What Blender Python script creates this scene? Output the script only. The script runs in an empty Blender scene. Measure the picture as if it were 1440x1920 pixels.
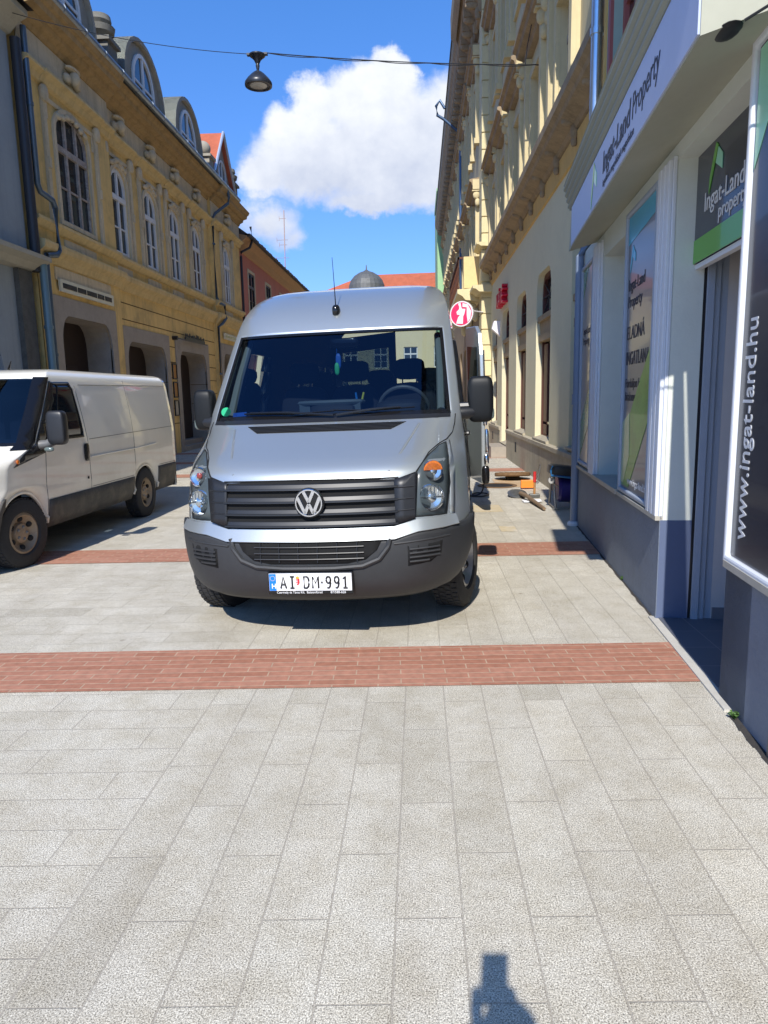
import bpy, bmesh, math, random
import numpy as np
from mathutils import Vector, Matrix, Euler
from mathutils.geometry import tessellate_polygon
R_ = math.radians
random.seed(7)
SC = bpy.context.scene
COL = SC.collection

# ------------------------------------------------------------------ camera
cam_d = bpy.data.cameras.new('camera'); cam = bpy.data.objects.new('camera', cam_d); COL.objects.link(cam)
cam.location = (0, 0, 1.57)
cam.matrix_world = Matrix.Translation((0, 0, 1.57)) @ Matrix.Rotation(R_(2.976), 4, 'Z') @ Matrix.Rotation(R_(90 - 9.318), 4, 'X') @ Matrix.Rotation(R_(-1.2), 4, 'Z')
cam_d.sensor_fit = 'VERTICAL'; cam_d.sensor_height = 24; cam_d.lens = 1320 / 1920 * 24
cam_d.clip_start = 0.03; cam_d.clip_end = 2000
SC.camera = cam

# ------------------------------------------------------------------ light
SUN = Vector((0.23, 1.8, -1.6)).normalized()
sun_d = bpy.data.lights.new('sun', 'SUN'); sun = bpy.data.objects.new('sun', sun_d); COL.objects.link(sun)
sun_d.energy = 4.3; sun_d.angle = R_(0.53); sun_d.color = (1, 0.955, 0.88)
sun.rotation_euler = SUN.to_track_quat('-Z', 'Y').to_euler(); sun.location = (0, -5, 20)

W = bpy.data.worlds.new('World'); SC.world = W; W.use_nodes = True
nt = W.node_tree; nt.nodes.clear()
def N(t, **kw):
    n = nt.nodes.new(t)
    for k, v in kw.items(): setattr(n, k, v)
    return n
def mth(op, a, b=None, c=None, clamp=False):
    n = N('ShaderNodeMath', operation=op); n.use_clamp = clamp
    for i, v in enumerate((a, b, c)):
        if v is None: continue
        if isinstance(v, (int, float)): n.inputs[i].default_value = v
        else: nt.links.new(v, n.inputs[i])
    return n.outputs[0]
out = N('ShaderNodeOutputWorld'); bg = N('ShaderNodeBackground')
sky = N('ShaderNodeTexSky', sky_type='NISHITA'); sky.sun_disc = False
sky.sun_elevation = R_(41.5); sky.sun_rotation = math.atan2(-0.23, -1.8); sky.altitude = 200
sky.air_density = 1.0; sky.dust_density = 0.3; sky.ozone_density = 2.2
tc = N('ShaderNodeTexCoord'); sep = N('ShaderNodeSeparateXYZ'); nt.links.new(tc.outputs['Generated'], sep.inputs[0])
X, Y, Z = sep.outputs
ys = mth('MAXIMUM', Y, 0.05); A = mth('DIVIDE', X, ys); B = mth('DIVIDE', Z, ys)
cmb = N('ShaderNodeCombineXYZ'); nt.links.new(A, cmb.inputs[0]); nt.links.new(B, cmb.inputs[1])
def noise(scale, detail=6, rough=0.6, off=(0, 0, 0)):
    mp = N('ShaderNodeVectorMath', operation='ADD'); nt.links.new(cmb.outputs[0], mp.inputs[0]); mp.inputs[1].default_value = off
    n = N('ShaderNodeTexNoise'); nt.links.new(mp.outputs[0], n.inputs['Vector'])
    n.inputs['Scale'].default_value = scale; n.inputs['Detail'].default_value = detail; n.inputs['Roughness'].default_value = rough
    return n.outputs['Fac']
n1 = noise(14, 8, 0.62); n2 = noise(14, 8, 0.62, (5.3, 2.1, 0)); n3 = noise(9, 7, 0.55, (1.7, 8, 0)); n4 = noise(34, 6, 0.6, (3, 3, 0))
Aw = mth('ADD', A, mth('MULTIPLY', mth('SUBTRACT', n1, 0.5), 0.075)); Bw = mth('ADD', B, mth('MULTIPLY', mth('SUBTRACT', n2, 0.5), 0.075))
BL = [(-.029, .421, .031, .029, 1), (-.062, .384, .077, .045, 1), (-.132, .386, .039, .032, 1), (-.155, .341, .057, .046, 1), (-.027, .337, .112, .071, 1),
      (-.114, .306, .128, .05, 1), (-.208, .296, .045, .032, .9), (.007, .285, .078, .04, 1), (-.203, .238, .048, .026, .62), (-.175, .217, .026, .017, .5),
      (-.058, .262, .064, .02, .9), (.064, .345, .083, .075, 1), (.75, .5, .25, .12, .9), (-1.1, .7, .3, .12, .8), (.4, .95, .3, .1, .7)]
M_ = None
for (a, b, ra, rb, s) in BL:
    da = mth('DIVIDE', mth('SUBTRACT', Aw, a), ra * 1.12); db = mth('DIVIDE', mth('SUBTRACT', Bw, b), rb * 1.15)
    r2 = mth('ADD', mth('MULTIPLY', da, da), mth('MULTIPLY', db, db))
    v = mth('MULTIPLY', mth('SUBTRACT', 1.0, r2), s)
    M_ = v if M_ is None else mth('SMOOTH_MAX', M_, v, 0.25)
mask = mth('MULTIPLY', mth('ADD', M_, mth('MULTIPLY', mth('SUBTRACT', n3, 0.5), 0.95)), 1.45, clamp=True)
mask = mth('MULTIPLY', mask, mth('GREATER_THAN', Y, 0.08))
rampm = N('ShaderNodeMapRange', interpolation_type='SMOOTHSTEP'); nt.links.new(mask, rampm.inputs[0])
# cloud body: bright crown, greyer belly (density seen from below)
sh = mth('ADD', mth('MULTIPLY', mth('SUBTRACT', B, 0.30), 6.0), mth('MULTIPLY', mth('SUBTRACT', n3, 0.5), 2.6))
sh = mth('ADD', sh, mth('MULTIPLY', mth('SUBTRACT', n4, 0.5), 0.9))
sh = mth('ADD', sh, mth('MULTIPLY', mth('ADD', A, 0.06), -1.2))
cr = N('ShaderNodeValToRGB'); nt.links.new(mth('ADD', mth('MULTIPLY', sh, 0.5), 0.45, clamp=True), cr.inputs[0])
cr.color_ramp.elements[0].color = (0.50, 0.56, 0.72, 1); cr.color_ramp.elements[1].color = (1.02, 1.04, 1.06, 1)
cscale = N('ShaderNodeVectorMath', operation='SCALE'); nt.links.new(cr.outputs[0], cscale.inputs[0]); cscale.inputs[3].default_value = 7.2
tint = N('ShaderNodeMix', data_type='RGBA', blend_type='MULTIPLY'); tint.inputs[0].default_value = 1
nt.links.new(sky.outputs[0], tint.inputs[6])
tr_ = N('ShaderNodeValToRGB'); nt.links.new(Z, tr_.inputs[0]); tr_.color_ramp.elements[0].position = .12; tr_.color_ramp.elements[0].color = (.30, .41, .66, 1); tr_.color_ramp.elements[1].position = .52; tr_.color_ramp.elements[1].color = (.28, .55, .86, 1)
t2_ = N('ShaderNodeVectorMath', operation='SCALE'); nt.links.new(tr_.outputs[0], t2_.inputs[0]); t2_.inputs[3].default_value = 1.85; nt.links.new(t2_.outputs[0], tint.inputs[7])
mixc = N('ShaderNodeMix', data_type='RGBA'); nt.links.new(mth('MULTIPLY', rampm.outputs[0], 0.96), mixc.inputs[0])
nt.links.new(tint.outputs[2], mixc.inputs[6]); nt.links.new(cscale.outputs[0], mixc.inputs[7])
nt.links.new(mixc.outputs[2], bg.inputs[0]); bg.inputs[1].default_value = 0.11
nt.links.new(bg.outputs[0], out.inputs[0])
SC.view_settings.view_transform = 'Standard'; SC.view_settings.look = 'None'; SC.view_settings.gamma = 1
SC.view_settings.exposure = 0.45
SC.render.engine = 'CYCLES'
SC.cycles.max_bounces = 8; SC.cycles.transparent_max_bounces = 16; SC.cycles.use_denoising = True

# ------------------------------------------------------------------ materials
def s2l(r, g, b):
    f = lambda c: (c / 255 / 12.92) if c <= 10 else ((c / 255 + .055) / 1.055) ** 2.4
    return (f(r), f(g), f(b))
MATS = {}
def mat(name, col, rough=0.7, metal=0.0, var=0.0, vs=3.0, bump=0.0, bs=60.0, stain=None, coat=0.0, emit=None, streak=0.0, spec=0.5, flake=0.0, coord='pos'):
    """plain procedural material: base colour with noise variation, optional stains, streaks and bump"""
    if name in MATS: return MATS[name]
    m = bpy.data.materials.new(name); m.use_nodes = True; t = m.node_tree; b = t.nodes['Principled BSDF']
    L = t.links.new
    b.inputs['Roughness'].default_value = rough; b.inputs['Metallic'].default_value = metal
    b.inputs['Coat Weight'].default_value = coat; b.inputs['Coat Roughness'].default_value = 0.03
    b.inputs['Specular IOR Level'].default_value = spec
    b.inputs['Base Color'].default_value = (*col, 1)
    if coord == 'pos': g = t.nodes.new('ShaderNodeNewGeometry'); vec = g.outputs['Position']
    else: g = t.nodes.new('ShaderNodeTexCoord'); vec = g.outputs['Object']
    def noi(sc, det=5, r=0.6, scl=None):
        n = t.nodes.new('ShaderNodeTexNoise'); n.inputs['Scale'].default_value = sc; n.inputs['Detail'].default_value = det; n.inputs['Roughness'].default_value = r
        if scl:
            mp = t.nodes.new('ShaderNodeVectorMath'); mp.operation = 'MULTIPLY'; L(vec, mp.inputs[0]); mp.inputs[1].default_value = scl; L(mp.outputs[0], n.inputs['Vector'])
        else: L(vec, n.inputs['Vector'])
        return n.outputs['Fac']
    cur = None
    def mixin(fac, c2, amount, lo=0.45, hi=0.7):
        nonlocal cur
        mr = t.nodes.new('ShaderNodeMapRange'); L(fac, mr.inputs[0]); mr.inputs[1].default_value = lo; mr.inputs[2].default_value = hi; mr.inputs[4].default_value = amount
        mx = t.nodes.new('ShaderNodeMix'); mx.data_type = 'RGBA'; L(mr.outputs[0], mx.inputs[0])
        if cur is None: mx.inputs[6].default_value = (*col, 1)
        else: L(cur, mx.inputs[6])
        mx.inputs[7].default_value = (*c2, 1); cur = mx.outputs[2]
    if var:
        mixin(noi(vs), tuple(c * (1 - var) for c in col), 1.0, 0.35, 0.7)
        mixin(noi(vs * 6.3, 3), tuple(min(1, c * (1 + var * .6)) for c in col), 0.6, 0.45, 0.75)
    if streak: mixin(noi(1.0, 6, .65, (5.5, 5.5, 0.35)), tuple(c * (0.45) for c in col), streak, 0.48, 0.75)
    if stain: mixin(noi(stain[1], 7, .65), stain[0], stain[2], 0.5, 0.68)
    if cur is not None: L(cur, b.inputs['Base Color'])
    if bump:
        bp = t.nodes.new('ShaderNodeBump'); bp.inputs['Strength'].default_value = bump; bp.inputs['Distance'].default_value = 0.01
        L(noi(bs, 4), bp.inputs['Height']); L(bp.outputs[0], b.inputs['Normal'])
    if emit: b.inputs['Emission Color'].default_value = (*emit[:3], 1); b.inputs['Emission Strength'].default_value = emit[3]
    MATS[name] = m; return m
def glass_mat(name, tint=(.35, .42, .46), gl=(1, 1, 1), ior=1.5):
    m = bpy.data.materials.new(name); m.use_nodes = True; t = m.node_tree; t.nodes.clear(); L = t.links.new
    o = t.nodes.new('ShaderNodeOutputMaterial'); tr = t.nodes.new('ShaderNodeBsdfTransparent'); g = t.nodes.new('ShaderNodeBsdfGlossy'); mx = t.nodes.new('ShaderNodeMixShader')
    fr = t.nodes.new('ShaderNodeFresnel'); fr.inputs[0].default_value = ior
    tr.inputs[0].default_value = (*tint, 1); g.inputs[0].default_value = (*gl, 1); g.inputs['Roughness'].default_value = 0.01
    L(fr.outputs[0], mx.inputs[0]); L(tr.outputs[0], mx.inputs[1]); L(g.outputs[0], mx.inputs[2]); L(mx.outputs[0], o.inputs[0])
    MATS[name] = m; return m
def node_pane(name, col=(.012, .016, .02), rough=0.03, bs=3.0, b=0.03):
    """opaque dark window glass with slightly wavy reflections"""
    m = mat(name, col, rough, 0, spec=0.8); t = m.node_tree
    bp = t.nodes.new('ShaderNodeBump'); n = t.nodes.new('ShaderNodeTexNoise'); n.inputs['Scale'].default_value = bs
    g = t.nodes.new('ShaderNodeNewGeometry'); t.links.new(g.outputs['Position'], n.inputs['Vector'])
    bp.inputs['Strength'].default_value = b; t.links.new(n.outputs['Fac'], bp.inputs['Height']); t.links.new(bp.outputs[0], t.nodes['Principled BSDF'].inputs['Normal'])
    return m

# ------------------------------------------------------------------ mesh builder
def tag(o, label=None, cat=None, group=None, kind=None):
    if label: o['label'] = label
    if cat: o['category'] = cat
    if group: o['group'] = group
    if kind: o['kind'] = kind
    return o
def thing(name, loc, label, cat, group=None, rotz=0.0):
    o = bpy.data.objects.new(name, None); COL.objects.link(o); o.location = loc; o.rotation_euler = (0, 0, rotz)
    o.empty_display_size = 0.1
    return tag(o, label, cat, group)
def link(name, me, parent=None, local=False):
    o = bpy.data.objects.new(name, me); COL.objects.link(o)
    if parent is not None:
        o.parent = parent
        if not local:
            p = parent; l = Vector((0, 0, 0))
            while p is not None: l += Vector(p.location); p = p.parent
            o.matrix_parent_inverse = Matrix.Translation(-l)
            if parent.type == 'MESH' and parent.parent is not None and parent.parent.type == 'EMPTY':
                o.matrix_parent_inverse = Matrix.Identity(4)
            elif parent.type == 'MESH': o.matrix_parent_inverse = Matrix.Identity(4)
    return o
class MB:
    def __init__(s, M=None): s.v = []; s.f = []; s.mi = []; s.M = M
    def add(s, vs, fs, mi=0):
        n = len(s.v)
        s.v += [(s.M @ Vector(p)) if s.M is not None else Vector(p) for p in vs]
        for f in fs: s.f.append([i + n for i in f]); s.mi.append(mi)
        return s
    def box(s, a, b, mi=0):
        (x0, y0, z0), (x1, y1, z1) = a, b
        return s.add([(x0, y0, z0), (x1, y0, z0), (x1, y1, z0), (x0, y1, z0), (x0, y0, z1), (x1, y0, z1), (x1, y1, z1), (x0, y1, z1)],
                     [(0, 3, 2, 1), (4, 5, 6, 7), (0, 1, 5, 4), (1, 2, 6, 5), (2, 3, 7, 6), (3, 0, 4, 7)], mi)
    def tube(s, pts, r, n=8, mi=0, caps=True):
        pts = [Vector(p) for p in pts]; rs = r if isinstance(r, (list, tuple)) else [r] * len(pts); vs = []; fs = []
        for i, p in enumerate(pts):
            d = (pts[min(i + 1, len(pts) - 1)] - pts[max(i - 1, 0)]).normalized()
            u = d.cross(Vector((0, 0, 1)));
            if u.length < 0.05: u = d.cross(Vector((1, 0, 0)))
            u.normalize(); w = d.cross(u)
            for k in range(n):
                a = 2 * math.pi * k / n; vs.append(p + (u * math.cos(a) + w * math.sin(a)) * rs[i])
        for i in range(len(pts) - 1):
            for k in range(n): fs.append((i * n + k, i * n + (k + 1) % n, (i + 1) * n + (k + 1) % n, (i + 1) * n + k))
        if caps: fs.append(tuple(range(n))[::-1]); fs.append(tuple(range((len(pts) - 1) * n, len(pts) * n)))
        return s.add(vs, fs, mi)
    def lathe(s, prof, c, ax='z', n=24, mi=0, closed=False):
        c = Vector(c); vs = []; fs = []
        A = {'z': (Vector((1, 0, 0)), Vector((0, 1, 0)), Vector((0, 0, 1))), 'x': (Vector((0, 1, 0)), Vector((0, 0, 1)), Vector((1, 0, 0))), 'y': (Vector((1, 0, 0)), Vector((0, 0, 1)), Vector((0, -1, 0)))}[ax] if isinstance(ax, str) else ax
        for (r, h) in prof:
            for k in range(n):
                a = 2 * math.pi * k / n; vs.append(c + A[0] * r * math.cos(a) + A[1] * r * math.sin(a) + A[2] * h)
        m = len(prof)
        for i in range(m if closed else m - 1):
            j = (i + 1) % m
            for k in range(n): fs.append((i * n + k, i * n + (k + 1) % n, j * n + (k + 1) % n, j * n + k))
        return s.add(vs, fs, mi)
    def prism(s, poly, fn, h0, h1, mi=0):
        """poly: list of (a,b); fn(a,b,h)->point"""
        n = len(poly); vs = [fn(a, b, h0) for a, b in poly] + [fn(a, b, h1) for a, b in poly]
        tris = tessellate_polygon([[Vector((a, b, 0)) for a, b in poly]])
        fs = [tuple(t) for t in tris] + [tuple(i + n for i in t)[::-1] for t in tris] + [(i, (i + 1) % n, n + (i + 1) % n, n + i) for i in range(n)]
        return s.add(vs, fs, mi)
    def sell(s, c, h, e=0.35, n=16, m=10, mi=0):
        """rounded box (superellipsoid) centre c, half sizes h"""
        f = lambda v: math.copysign(abs(v) ** e, v); vs = []; fs = []
        for i in range(m + 1):
            p = -math.pi / 2 + math.pi * i / m
            for k in range(n):
                a = 2 * math.pi * k / n
                vs.append((c[0] + h[0] * f(math.cos(p)) * f(math.cos(a)), c[1] + h[1] * f(math.cos(p)) * f(math.sin(a)), c[2] + h[2] * f(math.sin(p))))
        for i in range(m):
            for k in range(n): fs.append((i * n + k, i * n + (k + 1) % n, (i + 1) * n + (k + 1) % n, (i + 1) * n + k))
        return s.add(vs, fs, mi)
    def grid(s, rows, mi=0, skip=None):
        nr = len(rows); nc = len(rows[0]); vs = [p for r in rows for p in r]
        fs = [(i * nc + j, i * nc + j + 1, (i + 1) * nc + j + 1, (i + 1) * nc + j) for i in range(nr - 1) for j in range(nc - 1) if not (skip and skip(i, j))]
        return s.add(vs, fs, mi)
    def build(s, name, mats, parent=None, smooth=False, bevel=0.0, local=False, solid=0.0, angle=40, weld=True):
        me = bpy.data.meshes.new(name); me.from_pydata([tuple(p) for p in s.v], [], s.f); 
        if not isinstance(mats, (list, tuple)): mats = [mats]
        for m in mats: me.materials.append(m)
        me.polygons.foreach_set('material_index', s.mi); me.update()
        bm = bmesh.new(); bm.from_mesh(me)
        if weld: bmesh.ops.remove_doubles(bm, verts=bm.verts, dist=1e-5)
        bmesh.ops.recalc_face_normals(bm, faces=bm.faces)
        bm.to_mesh(me); bm.free()
        o = link(name, me, parent, local)
        if solid:
            md = o.modifiers.new('solid', 'SOLIDIFY'); md.thickness = abs(solid); md.offset = -1 if solid > 0 else 1
            if len(mats) > 1: md.material_offset = 1
        if bevel:
            md = o.modifiers.new('bevel', 'BEVEL'); md.width = bevel; md.segments = 2; md.limit_method = 'ANGLE'; md.angle_limit = R_(35)
        if smooth:
            for p in me.polygons: p.use_smooth = True
            try: me.set_sharp_from_angle(angle=R_(angle))
            except Exception: pass
        return o
def FR(o, s, u, d):
    """frame: columns s (along), d (outward), z (up) as local x,y,z"""
    s = Vector(s); u = Vector(u); d = Vector(d); o = Vector(o)
    return Matrix(((s.x, d.x, u.x, o.x), (s.y, d.y, u.y, o.y), (s.z, d.z, u.z, o.z), (0, 0, 0, 1)))
def text(name, body, size, org, xa, ya, m, parent=None, ext=0.002, align='LEFT', fit=None, shear=0.0, bold=0.0, sx=1.0, local=False, join=None):
    """lettering: org = baseline point, xa reading direction, ya up direction"""
    cu = bpy.data.curves.new('t', 'FONT'); cu.body = body; cu.size = size; cu.extrude = ext; cu.align_x = align; cu.shear = shear; cu.offset = bold; cu.resolution_u = 3
    ob = bpy.data.objects.new('t', cu); COL.objects.link(ob)
    dg = bpy.context.evaluated_depsgraph_get(); me = bpy.data.meshes.new_from_object(ob.evaluated_get(dg))
    bpy.data.objects.remove(ob); bpy.data.curves.remove(cu)
    if fit: xs_ = [v.co.x for v in me.vertices]; sx = fit / (max(xs_) - min(xs_))
    xa = Vector(xa).normalized(); ya = Vector(ya).normalized(); za = xa.cross(ya); o = Vector(org)
    me.transform(Matrix(((xa.x * sx, ya.x, za.x, o.x), (xa.y * sx, ya.y, za.y, o.y), (xa.z * sx, ya.z, za.z, o.z), (0, 0, 0, 1))))
    me.name = name; me.materials.clear(); me.materials.append(m)
    return link(name, me, parent, local)
def arch(s0, s1, z0, zs, rise, n=10):
    """opening outline: jambs up to zs, then an elliptic arch of given rise"""
    c = (s0 + s1) / 2; r = (s1 - s0) / 2
    return [(s0, z0)] + [(c - r * math.cos(math.pi * i / n), zs + rise * math.sin(math.pi * i / n)) for i in range(n + 1)] + [(s1, z0)]
def squarch(s0, s1, z0, zt, r, n=6):
    """opening with rounded upper corners"""
    P = [(s0, z0)]
    for i in range(n + 1):
        a = math.pi / 2 * i / n; P.append((s0 + r - r * math.cos(a), zt - r * 1.5 + r * 1.5 * math.sin(a)))
    for i in range(n + 1):
        a = math.pi / 2 * i / n; P.append((s1 - r + r * math.sin(a), zt - r * 1.5 + r * 1.5 * math.cos(a)))
    return P + [(s1, z0)]
def rect(s0, s1, z0, z1): return [(s0, z0), (s0, z1), (s1, z1), (s1, z0)]
def inset(poly, d):
    n = len(poly); out = []
    ar = sum(poly[i][0] * poly[(i + 1) % n][1] - poly[(i + 1) % n][0] * poly[i][1] for i in range(n)); sg = 1 if ar > 0 else -1
    for i in range(n):
        p0 = Vector(poly[i - 1]); p1 = Vector(poly[i]); p2 = Vector(poly[(i + 1) % n])
        e1 = (p1 - p0).normalized(); e2 = (p2 - p1).normalized()
        n1 = Vector((-e1.y, e1.x)) * sg; n2 = Vector((-e2.y, e2.x)) * sg
        b = (n1 + n2); b = b.normalized() if b.length > 1e-6 else n1
        q = p1 + b * d / max(0.4, b.dot(n1)); out.append((q.x, q.y))
    return out
def wall(name, M, outer, holes, m, parent, d=0.0, reveal=0.3, mats=None, name_ok=True):
    """flat wall with real openings and their reveals; holes: list of (poly, depth)"""
    mb = MB(M)
    polys = [[Vector((a, b, 0)) for a, b in outer]] + [[Vector((a, b, 0)) for a, b in h[0]] for h in holes]
    tris = tessellate_polygon(polys); pts = [p for pl in polys for p in pl]
    mb.add([(p.x, d, p.y) for p in pts], [tuple(t) for t in tris])
    for h in holes:
        pl, dep = h[0], h[1]; n = len(pl)
        mb.add([(a, d, b) for a, b in pl] + [(a, d - dep, b) for a, b in pl], [(i, (i + 1) % n, n + (i + 1) % n, n + i) for i in range(n)])
    return mb.build(name, mats or m, parent)
def ring(mb, poly, ins, h0, h1, mi=0):
    """frame between poly and its inset, extruded from d=h0 to d=h1 (local y)"""
    q = inset(poly, ins); n = len(poly)
    vs = [(a, h0, b) for a, b in poly] + [(a, h0, b) for a, b in q] + [(a, h1, b) for a, b in poly] + [(a, h1, b) for a, b in q]; fs = []
    for i in range(n):
        j = (i + 1) % n
        fs += [(i, j, n + j, n + i), (2 * n + i, 2 * n + j, 3 * n + j, 3 * n + i), (i, j, 2 * n + j, 2 * n + i), (n + i, n + j, 3 * n + j, 3 * n + i)]
    return mb.add(vs, fs, mi)
def moulding(mb, s0, s1, prof, mi=0, ret=True):
    """cornice run along s with profile list (d, z); closed ends"""
    n = len(prof); vs = [(s0, d, z) for d, z in prof] + [(s1, d, z) for d, z in prof]
    fs = [(i, (i + 1) % n, n + (i + 1) % n, n + i) for i in range(n)] + [tuple(range(n)), tuple(range(n, 2 * n))[::-1]]
    return mb.add(vs, fs, mi)
# ------------------------------------------------------------------ shared materials
white_paint = mat('white_window_paint', (.68, .68, .66), .5, var=.08, vs=8)
old_wood = mat('weathered_window_wood', (.34, .29, .25), .8, var=.35, vs=9, stain=((.55, .52, .48), 14, .6))
pane = node_pane('window_pane_glass')
zinc = mat('zinc_gutter', (.28, .32, .36), .42, .7, var=.25, vs=4)
dark_metal = mat('dark_iron', (.025, .027, .03), .5, .4)
gal = mat('galvanised_pipe', (.55, .62, .68), .28, .9, var=.15, vs=3)
ochre = mat('ochre_plaster', s2l(224, 190, 120), .9, var=.12, vs=.9, streak=.45, bump=.25, bs=25, stain=((.25, .19, .10), 1.7, .4))
ochre_pale = mat('ochre_trim_plaster', s2l(208, 184, 132), .9, var=.15, vs=1.6, streak=.55, bump=.2, bs=30)
beige_trim = mat('beige_stucco_trim', s2l(206, 190, 158), .9, var=.18, vs=2.5, streak=.6, bump=.3, bs=24)
stone_grey = mat('arch_stone', s2l(160, 150, 136), .85, var=.14, vs=2, bump=.2, bs=30, stain=((.2, .18, .16), 3, .35))
dark_in = mat('dark_interior', (.012, .011, .011), .9)
brownwood = mat('brown_door_wood', (.022, .011, .008), .5, var=.3, vs=12)
redbrown = mat('red_brown_window_wood', s2l(92, 48, 40), .5, var=.15, vs=10)
tile = mat('orange_roof_tile', s2l(172, 92, 64), .85, var=.25, vs=2)
tin = mat('green_grey_tin', s2l(140, 148, 138), .6, .3, var=.2, vs=3)

# ------------------------------------------------------------------ ground
def ground_mat():
    m = bpy.data.materials.new('granite_pavers'); m.use_nodes = True; t = m.node_tree; L = t.links.new; b = t.nodes['Principled BSDF']
    g = t.nodes.new('ShaderNodeNewGeometry'); sp = t.nodes.new('ShaderNodeSeparateXYZ'); L(g.outputs['Position'], sp.inputs[0])
    def mm(op, a, c, cl=False):
        n = t.nodes.new('ShaderNodeMath'); n.operation = op; n.use_clamp = cl
        for i, v in enumerate((a, c)):
            if v is None: continue
            if isinstance(v, (int, float)): n.inputs[i].default_value = v
            else: L(v, n.inputs[i])
        return n.outputs[0]
    ysh = mm('SUBTRACT', sp.outputs[1], mm('MULTIPLY', sp.outputs[0], 0.04))
    def brick(u, v, w, h, off, mortar):
        c = t.nodes.new('ShaderNodeCombineXYZ'); L(u, c.inputs[0]); L(v, c.inputs[1])
        k = t.nodes.new('ShaderNodeTexBrick'); L(c.outputs[0], k.inputs[0]); k.inputs['Scale'].default_value = 1; k.inputs['Brick Width'].default_value = w; k.inputs['Row Height'].default_value = h
        k.inputs['Mortar Size'].default_value = mortar; k.inputs['Mortar Smooth'].default_value = 0.35; k.offset = off; k.inputs['Bias'].default_value = 0
        k.inputs['Color1'].default_value = (0, 0, 0, 1); k.inputs['Color2'].default_value = (1, 1, 1, 1); k.inputs['Mortar'].default_value = (.5, .5, .5, 1)
        return k
    kr = brick(mm('ADD', ysh, 59.323), mm('ADD', sp.outputs[0], 61.289), 0.6155, 0.204, 0.5, 0.0034)
    kl = brick(mm('ADD', sp.outputs[0], 63.26), mm('ADD', ysh, 60.237), 0.6155, 0.204, 0.344, 0.0034)
    side = mm('LESS_THAN', sp.outputs[0], -1.109)
    def mixf(a, c):
        x = t.nodes.new('ShaderNodeMix'); x.data_type = 'RGBA'; L(side, x.inputs[0]); L(a, x.inputs[6]); L(c, x.inputs[7]); return x.outputs[2]
    tone = mixf(kr.outputs['Color'], kl.outputs['Color']); mort = mixf(kr.outputs['Fac'], kl.outputs['Fac'])
    mort = mm('MAXIMUM', mort, mm('LESS_THAN', mm('ABSOLUTE', mm('ADD', sp.outputs[0], 1.109), None), 0.004))
    def noi(sc, det, r):
        n = t.nodes.new('ShaderNodeTexNoise'); n.inputs['Scale'].default_value = sc; n.inputs['Detail'].default_value = det; n.inputs['Roughness'].default_value = r; L(g.outputs['Position'], n.inputs['Vector']); return n.outputs['Fac']
    def ramp(f, pts):
        c = t.nodes.new('ShaderNodeValToRGB'); L(f, c.inputs[0]); e = c.color_ramp.elements
        e[0].position, e[0].color = pts[0][0], (*pts[0][1], 1); e[1].position, e[1].color = pts[-1][0], (*pts[-1][1], 1)
        for p, cl in pts[1:-1]: x = e.new(p); x.color = (*cl, 1)
        return c.outputs[0]
    def mul(a, c, f=1.0):
        x = t.nodes.new('ShaderNodeMix'); x.data_type = 'RGBA'; x.blend_type = 'MULTIPLY'; x.inputs[0].default_value = f
        L(a, x.inputs[6]); L(c, x.inputs[7]); return x.outputs[2]
    speck = ramp(noi(210, 2, .85), [(.32, (.07, .065, .06)), (.43, (.36, .345, .315)), (.53, (.60, .58, .535)), (.64, (.90, .88, .825))])
    tn = ramp(tone, [(0, (.86, .84, .79)), (.1, (.95, .93, .88)), (.5, (.985, .965, .92)), (.9, (1.0, .985, .94)), (1, (1.07, 1.05, 1.0))])
    big = ramp(noi(.9, 5, .6), [(.3, (.90, .89, .87)), (.5, (1, .99, .97)), (.7, (1.04, 1.04, 1.04))])
    dirt = ramp(noi(5, 6, .7), [(.35, (.86, .84, .80)), (.6, (1, 1, 1))])
    vo = t.nodes.new('ShaderNodeTexVoronoi'); vo.inputs['Scale'].default_value = 1.7; vo.inputs['Randomness'].default_value = 1; L(g.outputs['Position'], vo.inputs['Vector'])
    gum = ramp(vo.outputs['Distance'], [(.0, (.62, .60, .58)), (.022, (.68, .66, .64)), (.03, (1, 1, 1))])
    stripe = t.nodes.new('ShaderNodeTexNoise'); mpn = t.nodes.new('ShaderNodeVectorMath'); mpn.operation = 'MULTIPLY'; L(g.outputs['Position'], mpn.inputs[0]); mpn.inputs[1].default_value = (2.2, .25, 1); L(mpn.outputs[0], stripe.inputs['Vector']); stripe.inputs['Scale'].default_value = 1.3; stripe.inputs['Detail'].default_value = 6
    wear = ramp(stripe.outputs['Fac'], [(.34, (.93, .915, .885)), (.5, (.985, .975, .945)), (.68, (1.03, 1.02, .99))])
    hz = ramp(noi(38, 4, .75), [(.3, (.84, .83, .82)), (.5, (1, 1, 1)), (.7, (1.08, 1.08, 1.08))])
    col = mul(mul(mul(mul(mul(mul(speck, tn), big), dirt), gum), wear), hz)
    mx = t.nodes.new('ShaderNodeMix'); mx.data_type = 'RGBA'; L(mm('MULTIPLY', mort, mm('ADD', noi(9, 5, .7), 0.12, True), True), mx.inputs[0]); L(col, mx.inputs[6]); mx.inputs[7].default_value = (.32, .285, .235, 1)
    L(mx.outputs[2], b.inputs['Base Color']); b.inputs['Roughness'].default_value = .85; b.inputs['Specular IOR Level'].default_value = .3
    bp = t.nodes.new('ShaderNodeBump'); bp.inputs['Distance'].default_value = 0.004; bp.inputs['Strength'].default_value = .6
    L(mm('SUBTRACT', mm('MULTIPLY', noi(230, 3, .8), .3), mort), bp.inputs['Height']); L(bp.outputs[0], b.inputs['Normal'])
    return m
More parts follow.
